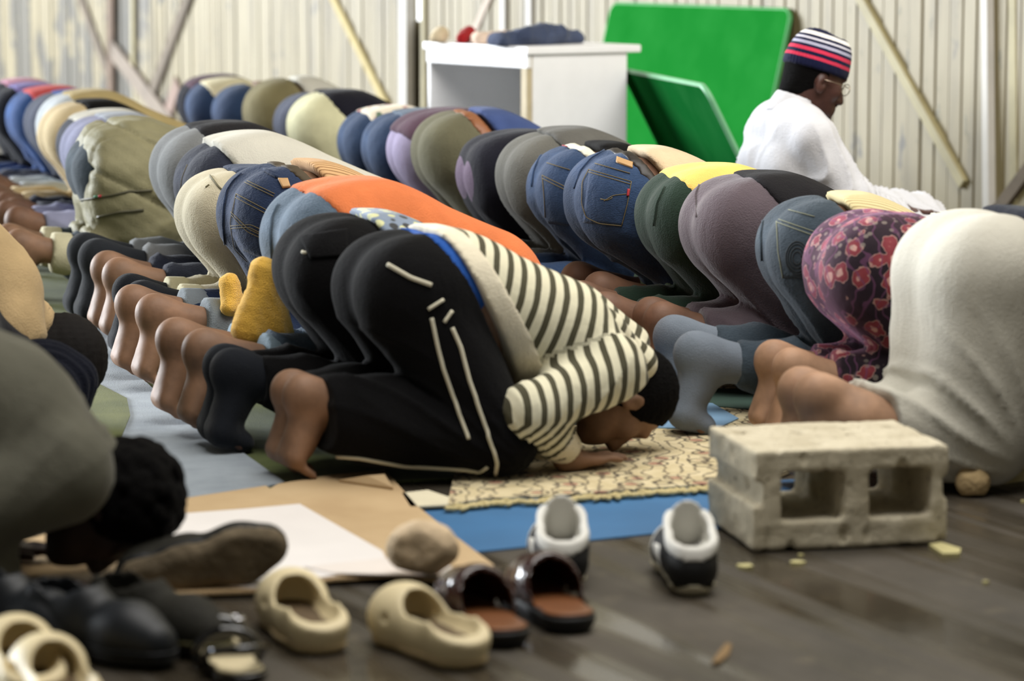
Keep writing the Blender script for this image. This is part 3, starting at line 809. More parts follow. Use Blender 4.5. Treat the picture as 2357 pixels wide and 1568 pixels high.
SOCKG = cloth('grey_blue_sock', (124, 134, 146), weave=400); SOCKB = cloth('black_sock', (38, 42, 50), weave=400); SOCKD = cloth('charcoal_sock', (48, 52, 58), weave=400)
KNITB = cloth('grey_blue_knit', (128, 144, 166)); GREYGRN = cloth('grey_green_sweat', (108, 106, 92)); KSHIRT = cloth('khaki_shirt', (186, 158, 112)); PUFF = cloth('olive_quilted_nylon', (146, 140, 104), rough=.55, sheen=.1); CREAMT = cloth('cream_trouser', (218, 208, 184))
BELT_D = plain('dark_leather', (44, 34, 28), .5); BELT_B = plain('tan_leather', (156, 96, 56), .5); PATCHL = plain('pale_tan_leather', (190, 148, 92), .6); STITCH = plain('gold_thread', (118, 104, 68), .8); BROWNB = plain('olive_brown_webbing', (84, 70, 46), .8)
UNDERW = cloth('cream_elastic', (226, 222, 198)); UBLUE = cloth('bright_blue_elastic', (34, 96, 190)); TAB_R = plain('red_tag', (190, 40, 50), .7); TAB_G = plain('green_tag', (60, 120, 80), .7)
def batik_mat():
    m, nt, b = base_mat('batik_print'); v = coords(nt)
    vo = nt.nodes.new('ShaderNodeTexVoronoi'); vo.inputs['Scale'].default_value = 18; vo.inputs['Randomness'].default_value = .75; nt.links.new(v, vo.inputs['Vector'])
    n = noise(nt, v, 34, 2); d = N(nt, 'ShaderNodeMath', operation='MULTIPLY_ADD'); nt.links.new(n, d.inputs[0]); d.inputs[1].default_value = .55; nt.links.new(vo.outputs['Distance'], d.inputs[2])
    flower = ramp(nt, d.outputs[0], [(.0, (200, 150, 140)), (.44, (196, 150, 138)), (.47, (150, 58, 64)), (.66, (140, 50, 58)), (.69, (176, 136, 126)), (.72, (34, 26, 36)), (1, (26, 20, 30))], 'LINEAR')
    wv = nt.nodes.new('ShaderNodeTexWave'); wv.inputs['Scale'].default_value = 10; wv.inputs['Distortion'].default_value = 16; wv.inputs['Detail'].default_value = 2; nt.links.new(v, wv.inputs['Vector'])
    col = mix(nt, ramp(nt, wv.outputs['Fac'], [(.9, (0, 0, 0)), (.95, (200, 200, 200))]), flower, lin((120, 70, 110)))
    v2 = nt.nodes.new('ShaderNodeTexVoronoi'); v2.inputs['Scale'].default_value = 44; nt.links.new(v, v2.inputs['Vector'])
    zone = ramp(nt, noise(nt, v, 4.5, 2), [(.5, (0, 0, 0)), (.56, (255, 255, 255))])
    fk = mix(nt, 1.0, ramp(nt, v2.outputs['Distance'], [(.26, (205, 205, 205)), (.32, (0, 0, 0))]), zone, 'MULTIPLY')
    col = mix(nt, fk, col, lin((150, 140, 128)))
    nt.links.new(col, b.inputs['Base Color']); b.inputs['Roughness'].default_value = .85; b.inputs['Sheen Weight'].default_value = .35; b.inputs['Sheen Tint'].default_value = (.9, .45, .7, 1)
    b.inputs['Specular IOR Level'].default_value = .2
    bump(nt, b, noise(nt, v, 30, 4), .3, .006); return m
BATIK = batik_mat()
def motif_mat(name, base, spots, sc):
    m, nt, b = base_mat(name); v = coords(nt)
    vo = nt.nodes.new('ShaderNodeTexVoronoi'); vo.inputs['Scale'].default_value = sc; nt.links.new(v, vo.inputs['Vector'])
    col = lin(base); col = ramp(nt, vo.outputs['Distance'], [(0, (255, 255, 255)), (1, (255, 255, 255))])
    sepc = nt.nodes.new('ShaderNodeSeparateColor'); nt.links.new(vo.outputs['Color'], sepc.inputs[0])
    c2 = ramp(nt, sepc.outputs[0], spots, 'CONSTANT')
    mk = ramp(nt, vo.outputs['Distance'], [(.38, (255, 255, 255)), (.46, (0, 0, 0))])
    nt.links.new(mix(nt, mk, lin(base), c2), b.inputs['Base Color']); b.inputs['Roughness'].default_value = .95; b.inputs['Sheen Weight'].default_value = .25
    bump(nt, b, noise(nt, v, 200, 2), .4, .006); return m
PATTOP = motif_mat('patterned_white_top', (226, 214, 190), [(0, (176, 64, 52)), (.35, (90, 120, 90)), (.6, (226, 214, 190))], 26)
KNITP = motif_mat('patterned_knit', (128, 144, 166), [(0, (206, 206, 150)), (.5, (60, 62, 66)), (.75, (196, 198, 146))], 34)
RIBC = stripes('ribbed_cream_knit', [(0, lin((214, 198, 146))), (.72, lin((168, 148, 100)))], .011)
CORD = stripes('tan_corduroy', [(0, lin((206, 164, 112))), (.68, lin((158, 116, 72)))], .012)
STRIPE = stripes('olive_striped_knit', [(0, lin((222, 216, 186))), (.56, lin((92, 88, 66)))], .0365, .006)
torso_u = lambda p: (lambda V: (V[:, 0] - .28 - p['dx']) * .905 - (V[:, 2] - .415) * .425 + .3)
def torso_across(V): return V[:, 1] + .5

# ---------------------------------------------------------------- the worshippers
def PP(**k):
    d = dict(skin=SK2, dx=0, fy=.125, ky=.125, trousers=JEAN1, shirt=BLACK, tx=.26, hx=.28, h=.0105, seed=1); d.update(k); return d
R1 = 'worshippers bowing in the front row'; R2 = 'worshippers bowing in the middle row'; R3 = 'worshippers bowing in the near row'
K1 = 2.84
def row1(label, bx, topy, ang=None, Y=None, **k):
    u = (bx - CX) / F_PX; Y = Y or K1 / (u + .32)
    return place_person(label, bx, Y, topy, PP(**{'seed': bx % 17, 'dx': .05, **k}), R1, ANG - .10 if ang is None else ang)
# front row, nearest first
A1 = row1('person in a white robe bowing at the near end of the front row', 2078, 487, ANG, skin=SK5, dx=.15, fy=.04, ky=.10, trousers=WHITE, b=.010, kx=.375, th=.078, drape=True, mk=.09, cuff=.17, shirt=NAVYC, ha=10, wa=10, hx=.30, tx=.31, fold=.008, butt=1.04)
A2 = row1('person in red and black batik print trousers bowing beside the white robed one', 1860, 486, skin=SK5, dx=0, fy=.07, ky=.11, trousers=BATIK, b=.018, mk=.08, tx=.36, hx=.40, shirt=WHITE, cuff=.13)
A3 = row1('person in dark jeans with round pocket emblem, cream ribbed sweater, grey socks', 1738, 447, ANG - .20, fy=.15, trousers=JEAN4, dx=.10, sock=SOCKG, cuff=.13, shirt=RIBC, tx=.27, hx=.285, u=torso_across, top='sweater')
A4 = row1('person in mauve grey jersey trousers and charcoal tee, bare brown soles', 1568, 402, trousers=MAUVE, shirt=CHAR, tx=.30, hx=.25, b=.012, cuff=.13, fy=.05, dx=.0)
A5 = row1('person in bottle green trousers and a bright yellow shirt', 1465, 384, trousers=GREEN, shirt=YELLOW, hx=.165, tx=.25, b=.010, skin=SK2, dx=.05)
A6 = row1('person in mid blue jeans with dark belt and untucked beige shirt, pale green ankle cuffs', 1298, 343, Y=8.2, dx=-.13, cuff=.20, roll=cloth('pale_green_cuff', (128, 160, 136)), trousers=JEAN1, shirt=BEIGE, tx=.245, hx=.285, bands=[('belt', .225, .262, .006, BELT_D)], skin=SK2)
A7 = row1('person in blue jeans with a cream elastic waistband showing red and green marks', 1213, 332, trousers=JEAN1, shirt=BLACK, tx=.225, hx=.285, bands=[('waistband', .222, .262, .005, UNDERW)])
A8 = row1('person in grey brown trousers with an open grey tweed jacket spread over the back', 1140, 302, trousers=GREYOL, shirt=GREYJ, hx=.235, tx=.25, top='jacket', sb=.014)
A9 = row1('person in muted mauve trousers with a long black jacket hanging down beside the thigh', 1050, 308, trousers=MAUVE2, shirt=NAVYJ, hx=.10, ha=6, long=True, hemz=.10, tx=.2, top='jacket', sb=.014, bands=[('waistband', .20, .24, .006, BLUEC)])
A10 = row1('person in olive trousers with tan leather belt and blue chambray shirt', 945, 254, trousers=OLIVE, shirt=DENSH, tx=.25, hx=.295, bands=[('belt', .24, .285, .006, BELT_B)])
A11 = row1('person in lavender trousers under a plum fleece that covers the seat', 888, 258, trousers=LAV, shirt=PLUM, hx=.06, ha=50, tx=.25, top='fleece', sb=.014)
A12 = row1('person in mid blue jeans and grey blue top next to the plum fleece', 830, 256, trousers=JEAN1, shirt=cloth('grey_blue_tee', (104, 120, 140)), hx=.21, h=.013)
A13 = row1('person in blue jeans with a white top printed in red and green', 775, 248, trousers=JEAN1, shirt=PATTOP, hx=.175, h=.013)
A14 = row1('person in pale cream green trousers and a black shirt', 662, 213, trousers=CREAMG, shirt=NAVYJ, hx=.22, h=.013, b=.014)
A15 = row1('person in slate trousers half hidden behind the pale cream green ones', 628, 212, trousers=SLATE, shirt=BLACK, hx=.27, h=.013)
A16 = row1('person in khaki olive trousers with a white shirt tail in the front row', 560, 182, trousers=KHAKI2, shirt=WHITE, hx=.29, tx=.28, h=.013, b=.014)
A17 = row1('person in dark blue jeans with bare brown back near the far end', 487, 193, trousers=JEAN1, shirt=SK2, top='bare_back', hx=.29, tx=.27, h=.013)
A18 = row1('person in blue jeans and cream shirt near the far end of the row', 425, 184, trousers=JEAN1, shirt=CREAM, hx=.17, h=.013)
A19 = row1('person in plum top and dark trousers at the far end of the front row', 405, 176, trousers=NAVYC, shirt=PLUM, hx=.12, h=.013)

def row2(label, bx, Y, topy, ang=None, **k):
    return place_person(label, bx, Y, topy, PP(seed=bx % 19, **k), R2, ang)
# middle row, nearest first
B1 = row2('person in black track trousers with white piping and a cream and olive striped hooded top', 775, 6.38, 532, ANG + .10, skin=SK1, dx=.04, kx=.45, fy=.04, ky=.19, trousers=BLACK, shirt=STRIPE, tx=.285, hx=.305, wa=28, ha=28, h=.008, cuff=.075, b=.012, shin=.028, hair=HAIR, sb=.006,
          u='torso', bands=[('waistband', .27, .325, .005, UBLUE)])
B2 = row2('person in black trousers with flap pocket and patterned grey blue knit sweater', 632, 6.74, 492, skin=SK3, dx=.05, kx=.46, fy=.04, ky=.12, trousers=BLACK, shirt=KNITP, tx=.30, hx=.30, sock=SOCKB, cuff=.10, b=.012, top='sweater', h=.009)
B3 = row2('person in pale denim and a bright orange shirt, bare heels beside a yellow towel', 602, 7.05, 418, ANG + .08, skin=SK1, dx=.11, fy=.105, ky=.13, trousers=JEAN3, shirt=ORANGE, hx=.175, tx=.25, roll=cloth('pale_denim_hem', (136, 158, 172)), cuff=.17, h=.009)
B4 = row2('person in dark blue jeans with stitched back pocket and rolled grey cuffs, toes showing', 500, 7.78, 376, ANG + .06, skin=SK1, dx=.13, fy=.105, ky=.125, trousers=JEAN2, shirt=CORD, tx=.255, hx=.31, u=torso_across, top='corduroy_jacket', roll=cloth('grey_denim_inside', (132, 142, 148)), cuff=.16, bands=[('belt', .245, .28, .006, BROWNB)], h=.009)
B5 = row2('person in pale khaki trousers and dark navy shirt, one black sock with cream cuff', 403, 8.15, 389, skin=SK1, dx=.05, fy=.09, ky=.125, trousers=KHAKI, shirt=JEAN2, tx=.26, hx=.255, sock=SOCKB, roll=cloth('cream_turnup', (206, 198, 162)), cuff=.14, b=.012)
B6 = row2('person in navy jeans with a white tee bunched over the waist', 398, 8.6, 322, skin=SK1, dx=.1, fy=.09, ky=.125, trousers=JEAN5, shirt=WHITE, tx=.22, hx=.195, sb=.026, cuff=.15)
B7 = row2('person in grey trousers and charcoal tee, black socks, in the middle row', 345, 9.02, 287, skin=SK2, dx=.1, fy=.09, ky=.125, trousers=GREY, shirt=CHAR, hx=.205, tx=.25, sock=SOCKD, cuff=.16, b=.010)
def quilt(V):
    q = np.abs(np.sin((V[:, 2] * .9 + V[:, 0] * .5) * math.pi / .17)); r = np.abs(np.sin(V[:, 1] * math.pi / .16))
    return -.016 * np.exp(-q * 9) - .008 * np.exp(-r * 12) + .006 * vnoise(V, 45, 4) + .004 * vnoise(V, 120, 9)
B8 = row2('person under a puffy olive quilted jacket hanging over jeans', 150, 9.6, 300, skin=SK1, dx=.1, fy=.10, ky=.125, trousers=JEAN4, shirt=PUFF, long=True, hemz=.06, hx=.155, ha=-4, sb=.045, top='quilted_jacket', sdisp=quilt, cuff=.14, roll=cloth('cream_turnup', (206, 198, 162)), h=.0105)
B9 = row2('person in grey lavender trousers and pale grey top behind the quilted jacket', 138, 10.45, 265, trousers=cloth('grey_lavender', (146, 148, 176)), shirt=cloth('pale_grey_top', (160, 166, 176)), dx=.1, hx=.23, h=.013)
B10 = row2('person in dark jeans and off-white top behind the grey lavender trousers', 128, 10.85, 257, trousers=JEAN5, shirt=WHITE, dx=.1, hx=.14, h=.013)
B11 = row2('person in beige trousers with black jacket in the far middle row', 87, 11.25, 234, trousers=cloth('beige_twill', (208, 186, 142)), shirt=BLACK, dx=.1, hx=.25, h=.013)
B12 = row2('person in pale grey trousers with a tan jacket in the far middle row', 82, 11.65, 212, trousers=cloth('pale_grey_twill', (190, 196, 200)), shirt=TAN, dx=.1, hx=.20, h=.013, top='jacket')
B13 = row2('person in slate grey trousers with blue top in the far middle row', 54, 12.05, 212, trousers=SLATE, shirt=BLUEC, dx=.1, hx=.22, h=.013)
B14 = row2('person in dark blue trousers with a coral red cloth over the hip', 12, 12.5, 203, trousers=denim('royal_denim', (28, 74, 140)), shirt=RED, dx=.1, hx=.18, ha=20, h=.013)
B15 = row2('person in black with a lilac top at the left edge of the middle row', -32, 12.95, 196, trousers=NAVYC, shirt=PURP, dx=.1, hx=.2, h=.013)
B16 = row2('person in black with a pink top at the far left of the middle row', -50, 13.4, 186, trousers=NAVYC, shirt=PINK, dx=.1, hx=.2, h=.013)

# near row: only bowed heads and shoulders reach into view
def place_by_head(label, px, py, sc, p, group=R3, ang=None):
    a = ANG if ang is None else ang; f = Vector((math.cos(a), math.sin(a), 0))
    P = gnd(px, py, .122 * sc + .012); O = P - f * ((.795 + p['dx']) * sc); O.z = .012
    return person(label, O, sc, p, group, a)
SHAVED = plain('shaved_hair', (26, 20, 18), .8, .2, bumpsc=500, bstr=.3)
N1 = place_by_head('person in khaki shirt with shaved head bowed at the far left edge', 112, 846, 1.08, PP(extra=[((.66, -.08, .30), (.44, -.06, .50), .12, .15, .05), ((.66, .08, .30), (.44, .06, .50), .12, .15, .05)], skin=SK4, trousers=NAVYC, shirt=KSHIRT, hx=.2, hair=SHAVED, hairg=.003, seed=4, sb=.014), ang=ANG - .06)
N2 = place_by_head('person in a navy knit cap and dark jacket with orange shoulder patch at left', 62, 918, 1.0, PP(skin=SK4, trousers=NAVYC, shirt=cloth('black_jacket', (30, 30, 38)), hx=.2, seed=6), ang=ANG - .06)
N3 = place_by_head('person with a bushy afro and grey green sweatshirt bowed at bottom left', 255, 1172, 1.0, PP(skin=SK4, trousers=NAVYC, shirt=GREYGRN, hx=.2, seed=9, sb=.022, h=.009), ang=ANG - .04)
def head_frame():
    cc = np.array((.795, 0, .122)); up = np.array((.985, 0, .1)); fr = np.array((.12, 0, -1.)); up /= np.linalg.norm(up); fr -= up * (fr @ up); fr /= np.linalg.norm(fr)
    return cc, up, fr, np.cross(up, fr)
cc, up, fr, lf = head_frame()
# afro of many small curls
G = Field((.64, -.17, .0), (.99, .17, .33), .006); rs = np.random.RandomState(2)
G.ell(cc + .038 * up - .02 * fr, (.084, .088, .094), [up, fr, lf], .01)
for i in range(520):
    d = rs.normal(size=3); d /= np.linalg.norm(d); q = cc + .038 * up - .02 * fr + up * d[0] * .090 + fr * d[1] * .094 + lf * d[2] * .100
    G.sph(q, rs.uniform(.009, .016), k=.006)
nn = fr * .96 - up * .25; G.clip(nn, nn @ (cc + .052 * fr + .02 * up)); G.clip((0, 0, -1), -.012); G.clip(-up, -(up @ (cc - .06 * up)))
sdf_obj('hair', G, HAIR, N3['root'], 0)
G = Field((.64, -.13, .0), (.95, .13, .3), .006)
G.ell(cc + .034 * up - .016 * fr, (.112, .112, .092), [up, fr, lf], .01); G.cap(cc + .10 * up - .02 * fr, cc + .12 * up - .03 * fr, .05, .035, k=.04)
G.clip(-up, -(up @ (cc - .012 * up)))
sdf_obj('knit_cap', G, cloth('navy_knit', (22, 26, 42), sheen=.05, weave=200, bstr=.5), N2['root'], 1, lambda V: .0025 * np.sin(V[:, 1] * 330))
for s in (-1,):
    G = Field((.4, -.33, .04), (.75, -.08, .36), .008); dx = 0
    G.cap((.685, s * .175, .218), (.46, s * .235, .150), .064 + .014, .055 + .014, k=.035); G.clip((1, 0, 0), .60).clip((-1, 0, 0), -.53)
    sdf_obj('orange_sleeve_band', G, cloth('orange_panel', (232, 92, 40)), N2['root'])
# shirt collar of the khaki man
G = Field((.60, -.15, .1), (.86, .15, .42), .006)
G.cap((.70, 0, .235), (.755, 0, .195), .084, .080, k=.02); G.clip((-.8, 0, .6), -.8 * .715 + .6 * .225).clip((.8, 0, -.6), .8 * .755 - .6 * .195)
sdf_obj('collar', G, KSHIRT, N1['root'])

# ---------------------------------------------------------------- the kneeling prayer leader
im = root('person', (.79, 9.5, .012), ANG, 'person kneeling upright in white robe, glasses and striped knitted cap', 'person')
B = Field((-.12, -.36, .0), (.66, .36, .90), .0055)
ic = np.array((.185, 0, .692)); iu = np.array((.30, 0, .954)); ifr = np.array((.954, 0, -.30))
iP, iR = head(B, ic, iu, ifr, .02)
B.cap(iP(-.06, -.03), (.10, 0, .55), .052, .062, k=.03)
for s in (-1, 1):
    B.cap((.10, s * .06, .20), (.11, s * .06, .47), .085, .08, k=.05); B.cap((.11, s * .10, .52), (.115, s * .18, .505), .05, .042, k=.03)
    B.cap((.11, s * .195, .51), (.20, s * .245, .33), .045, .038, k=.02); B.cap((.20, s * .245, .33), (.40, s * .15, .275), .036, .027, k=.02)
    hand(B, (.40, s * .15, .285), (1, s * .05, -.12), (0, -s, 0))
    B.cap((.10, s * .10, .20), (.50, s * .12, .13), .085, .065, k=.03); B.cap((.50, s * .12, .10), (.02, s * .10, .08), .06, .05, k=.03)
V, Q = B.nets(1); link('body', mesh_np('body', V, Q, skin('skin_deep_brown', (96, 62, 54), .42)), im)
Rb = Field((-.14, -.38, .0), (.72, .38, .78), .0085)
for s in (-1, 1):
    Rb.cap((.10, s * .075, .16), (.105, s * .08, .42), .135, .13, k=.05); Rb.cap((.105, s * .08, .42), (.095, s * .10, .525), .122, .088, k=.05)
    Rb.cap((.095, s * .07, .555), (.105, s * .18, .52), .075, .068, k=.05)
    Rb.cap((.105, s * .195, .51), (.205, s * .25, .325), .070, .068, k=.03); Rb.cap((.205, s * .25, .325), (.385, s * .158, .27), .066, .05, k=.03)
    Rb.cap((.10, s * .10, .22), (.50, s * .14, .17), .12, .115, k=.05); Rb.cap((.50, s * .13, .10), (.0, s * .11, .09), .09, .085, k=.05)
Rb.cap((.36, 0, .235), (.54, 0, .215), .115, .11, k=.06); Rb.cap((.54, -.12, .14), (.54, .12, .14), .10, .10, k=.06)
Rb.cap((.085, 0, .56), (.115, 0, .625), .078, .062, k=.03); Rb.clip((.25, 0, .968), 10)
Rb.clip((0, 0, -1), -.006)
x, y, z = Rb.P((slice(None),) * 3)
cut = ((.35 * x + .94 * z) - (.35 * .12 + .94 * .635)); Rb.v = np.maximum(Rb.v, np.where(z > .55, cut, -1).astype(np.float32))
def robe_fold(V):
    n = vnoise(V, 14, 5); n2 = vnoise(V, 30, 8)
    return .013 * ((1 - np.abs(np.sin(V[:, 0] * 55 + V[:, 1] * 20 + 5 * n - V[:, 2] * 22))) ** 2 - .3) * np.clip(.62 - V[:, 2], 0, .2) * 5 + .003 * n2
WHITE2 = cloth('cool_white_cotton', (204, 204, 208), var=.03)
sdf_obj('robe', Rb, WHITE2, im, 1, robe_fold)
Gc = Field((-.02, -.12, .52), (.26, .12, .72), .0055)
Gc.cap((.088, 0, .58), (.118, 0, .635), .074, .064, k=.01); Gc.cap((.09, 0, .57), (.13, 0, .66), .058, .05, k=.0, op='sub')
Gc.clip((.35, 0, .94), .35 * .12 + .94 * .642).clip((-.35, 0, -.94), -(.35 * .09 + .94 * .575))
sdf_obj('collar', Gc, WHITE2, im)
Ht = Field((.02, -.14, .64), (.36, .14, .92), .005)
Ht.ell(iP(.045, -.010), (.108, .110, .091), iR, .01); Ht.cap(iP(.105, -.045), iP(.105, .04), .05, .048, k=.03); Ht.sph(iP(.165, .02), .018, k=.03, op='sub')
Ht.clip(tuple(-iu), -(iu @ iP(.028, 0)))
HS = [(0, lin((24, 30, 74))), (.22, lin((226, 46, 84))), (.30, lin((24, 30, 74))), (.385, lin((226, 46, 84))), (.465, lin((24, 30, 74))), (.53, lin((168, 168, 190))), (.60, lin((24, 30, 74))), (.66, lin((196, 194, 204))), (.71, lin((24, 30, 74))), (.77, lin((224, 220, 214))), (.86, lin((24, 30, 74)))]
sdf_obj('knitted_cap', Ht, stripes('striped_knit_cap', HS, .14, .004), im, 1, lambda V: .0016 * np.sin(np.arctan2(V[:, 1], V[:, 0] - .2) * 60), lambda V: (V - iP(.026, 0)) @ iu)
hairF = Field((.04, -.11, .60), (.30, .11, .80), .005)
hairF.ell(iP(.03, -.012), (.0975, .1005, .0805), iR, .01); hairF.cap(iP(-.05, -.06), iP(-.04, -.055), .048, k=.03); hairF.clip(tuple(ifr), ifr @ iP(0, .012)).clip(tuple(-iu), -(iu @ iP(-.062, 0)))
for s in (-1, 1): hairF.ell(iP(-.012, -.008, s * .077), (.034, .021, .02), iR, .002, 'sub')
sdf_obj('hair', hairF, HAIR, im)
bF = Field((.16, -.08, .53), (.34, .08, .66), .004)
bF.cap(iP(-.112, .058, -.02), iP(-.112, .058, .02), .021, k=.01); bF.cap(iP(-.057, .0885, -.018), iP(-.057, .0885, .018), .006, k=.004)
sdf_obj('beard', bF, HAIR, im)
gm = plain('gold_wire', (180, 160, 140), .25, .5, metal=.9)
gl = tube_mesh('glasses', [iP(-.002 + .019 * math.sin(t), .103 - abs(.032 + .022 * math.cos(t)) * .12, -.032 + .023 * math.cos(t)) for t in np.linspace(0, 6.0, 22)], .0014, gm, 6, closed=True)
go = link('glasses', gl, im)
link('lens_rim', tube_mesh('lens_rim', [iP(-.002 + .019 * math.sin(t), .103 - abs(.032 + .022 * math.cos(t)) * .12, .032 + .023 * math.cos(t)) for t in np.linspace(0, 6.0, 22)], .0014, gm, 6, closed=True), go)
for s in (-1, 1): link('temple', tube_mesh('temple', [iP(.004, .097, s * .055), iP(.006, .07, s * .074), iP(.006, .03, s * .082), iP(.004, -.005, s * .086)], .0014, gm, 6), go)
link('bridge', tube_mesh('bridge', [iP(.002, .102, -.010), iP(.006, .105, 0), iP(.002, .102, .010)], .0014, gm, 6), go)

# ---------------------------------------------------------------- white desk and the things on it
DC = Vector((.063, 11.65, 0)); dA = Vector((-.545, .838, 0)).normalized(); dB = Vector((.838, .545, 0)).normalized()
desk = root('desk', DC, math.atan2(dB.y, dB.x), 'white painted wooden desk with open knee hole by the planked wall', 'desk')
DW = plain('white_gloss_paint', (250, 250, 252), .45, var=.03); DRAW = plain('raw_timber_edge', (206, 190, 154), .7, var=.15); DG = plain('greyish_white_panel', (214, 216, 206), .6, var=.05)
def dpart(name, lo, hi, mat, bev=.003): return link(name, box_mesh(name, lo, hi, mat, bev), desk)
dpart('top', (-.012, -.012, .708), (.53, .77, .738), DW, .005)
dpart('end_panel', (.022, 0, 0), (.47, .022, .708), DW); dpart('corner_post', (-.004, .004, 0), (.022, .046, .70), DRAW)
dpart('apron', (-.006, .0, .655), (.016, .75, .708), DW); dpart('side_panel', (0, .728, 0), (.45, .75, .708), DW)
dpart('back_panel', (.44, .022, 0), (.462, .728, .70), DG); dpart('inner_panel', (.03, .05, .05), (.44, .068, .70), DW)
dpart('hinge', (.432, .60, .60), (.44, .64, .615), plain('dark_metal', (40, 40, 40), .4))
def pile(name, mat, blobs, loc, rz, label, cat, disp=.008, f=40, seed=1, h=.006):
    F = Field((-.35, -.35, -.01), (.35, .35, .25), h)
    for b_ in blobs: F.cap(*b_)
    F.clip((0, 0, -1), -.001)
    o = sdf_obj(name, F, mat, None, 1, lambda V: disp * vnoise(V, f, seed) * np.clip(V[:, 2] * 60, 0, 1) + disp * .5 * ((1 - np.abs(np.sin(V[:, 0] * 70 + 5 * vnoise(V, 20, seed + 2)))) ** 2) * np.clip(V[:, 2] * 60, 0, 1))
    o.location = loc; o.rotation_euler = (0, 0, rz); return tag(o, label, cat)
dk = lambda a, b: Vector((DC.x, DC.y, .738)) + dB * a + dA * b
rzd = math.atan2(dB.y, dB.x)
pile('folded_jeans', denim('worn_blue_jeans', (64, 76, 106)), [((-.20, 0, .02), (.02, .02, .03), .035, .04, .03), ((0, .02, .03), (.22, .06, .02), .042, .032, .03), ((-.1, -.03, .04), (.1, 0, .045), .03, .03, .03), ((-.21, -.03, .01), (-.19, .05, .02), .03, .03, .02)], dk(.18, .18), rzd + .05, 'crumpled blue jeans heaped on top of the white desk', 'jeans', .010, 45, 4)
pile('red_cloth', cloth('red_cotton', (190, 30, 36)), [((-.05, 0, .02), (.05, .02, .035), .026, .03, .03)], dk(.05, .52), rzd + .5, 'small crumpled bright red cloth on the desk\'s left end', 'cloth', .006, 60, 2)
pile('cream_garment', cloth('peach_cream_cloth', (222, 204, 168)), [((-.08, 0, .02), (.04, .0, .03), .034, .034, .03)], dk(.03, .70), rzd + .9, 'folded cream garment on the desk left of the red cloth', 'garment', .006, 50, 5)
pile('peach_garment', cloth('peach_cloth', (232, 206, 184)), [((-.09, 0, .018), (.09, .0, .024), .03, .03, .03), ((-.07, .05, .02), (.07, .05, .02), .026, .026, .03)], dk(.12, .40), rzd + .1, 'folded peach coloured garment between red cloth and jeans on the desk', 'garment', .005, 50, 7)

# ---------------------------------------------------------------- green table boards
def board_mat(name, c):
    m, nt, b = base_mat(name); v = coords(nt)
    n = noise(nt, v, 4, 5, .6); l = tuple(min(1, x * 1.15 + .006) for x in lin(c)[:3]) + (1,)
    col = ramp(nt, n, [(.4, lin(c)), (.75, l)])
    sp = ramp(nt, noise(nt, v, 12, 2), [(.72, (0, 0, 0)), (.80, (110, 110, 110))])
    nt.links.new(mix(nt, sp, col, lin((70, 176, 84))), b.inputs['Base Color']); b.inputs['Roughness'].default_value = .6; b.inputs['Specular IOR Level'].default_value = 0; return m
def rounded_board(name, w, h, r, th, origin, ex, ey, mat, edge, label):
    pts = []
    for cx_, cy_, a0 in ((w - r, r, -90), (w - r, h - r, 0), (r, h - r, 90), (r, r, 180)):
        for k in range(7): t = math.radians(a0 + 15 * k); pts.append((cx_ + r * math.cos(t), cy_ + r * math.sin(t)))
    me = prism_mesh(name, pts, 0, th, mat); ez = ex.cross(ey)
    o = link(name, me); o.matrix_world = Matrix(((ex.x, ey.x, ez.x, origin.x), (ex.y, ey.y, ez.y, origin.y), (ex.z, ey.z, ez.z, origin.z), (0, 0, 0, 1)))
    tag(o, label, 'board')
    rim = tube_mesh('edge_banding', [(x, y, th / 2) for x, y in pts], th * .55, edge, 6, closed=True); link('edge_banding', rim, o); return o
tl = wallpt(1420, 18, .03); tr = wallpt(1832, 22, .03); hb = (tl.z + tr.z) / 2
exb = (tr - tl); exb.z = 0; wbd = exb.length; exb.normalize(); lean = .20
eyb = (UP * hb - WNRM * lean); hgt = eyb.length; eyb.normalize()
ob = Vector((tl.x, tl.y, 0)) + WNRM * (lean + .01)
rounded_board('table_board', wbd, hgt, .05, .022, ob + Vector((0, 0, .004)), exb, eyb, board_mat('bright_green_paint', (0, 132, 36)), plain('pale_green_edge', (70, 170, 90), .5), 'large bright green table board with rounded corners leaning on the planked wall')
# second board lies on edge against the desk corner
p1 = at_y(1450, 166, 12.0); p2 = at_y(1636, 207, 10.5); e1 = p2 - p1; e1.z = 0; e1.normalize()
zt = (p1.z + p2.z) / 2; foot_ = Vector((.32, .03, 0)); e2 = (UP * zt - foot_); h2 = e2.length; e2.normalize()
o2 = Vector((p1.x, p1.y, 0)) - e1 * .12 + foot_; w2 = (p2 - p1).length + .12 + .02
rounded_board('table_board', w2, h2, .06, .022, o2 + Vector((0, 0, .004)), e1, e2, board_mat('shaded_green_paint', (0, 104, 38)), plain('grey_green_edge', (110, 180, 130), .5), 'green table board with shade in its colour leaning sideways against the white desk beside the kneeling man')  # shade of the downward-facing side is put into this darker green

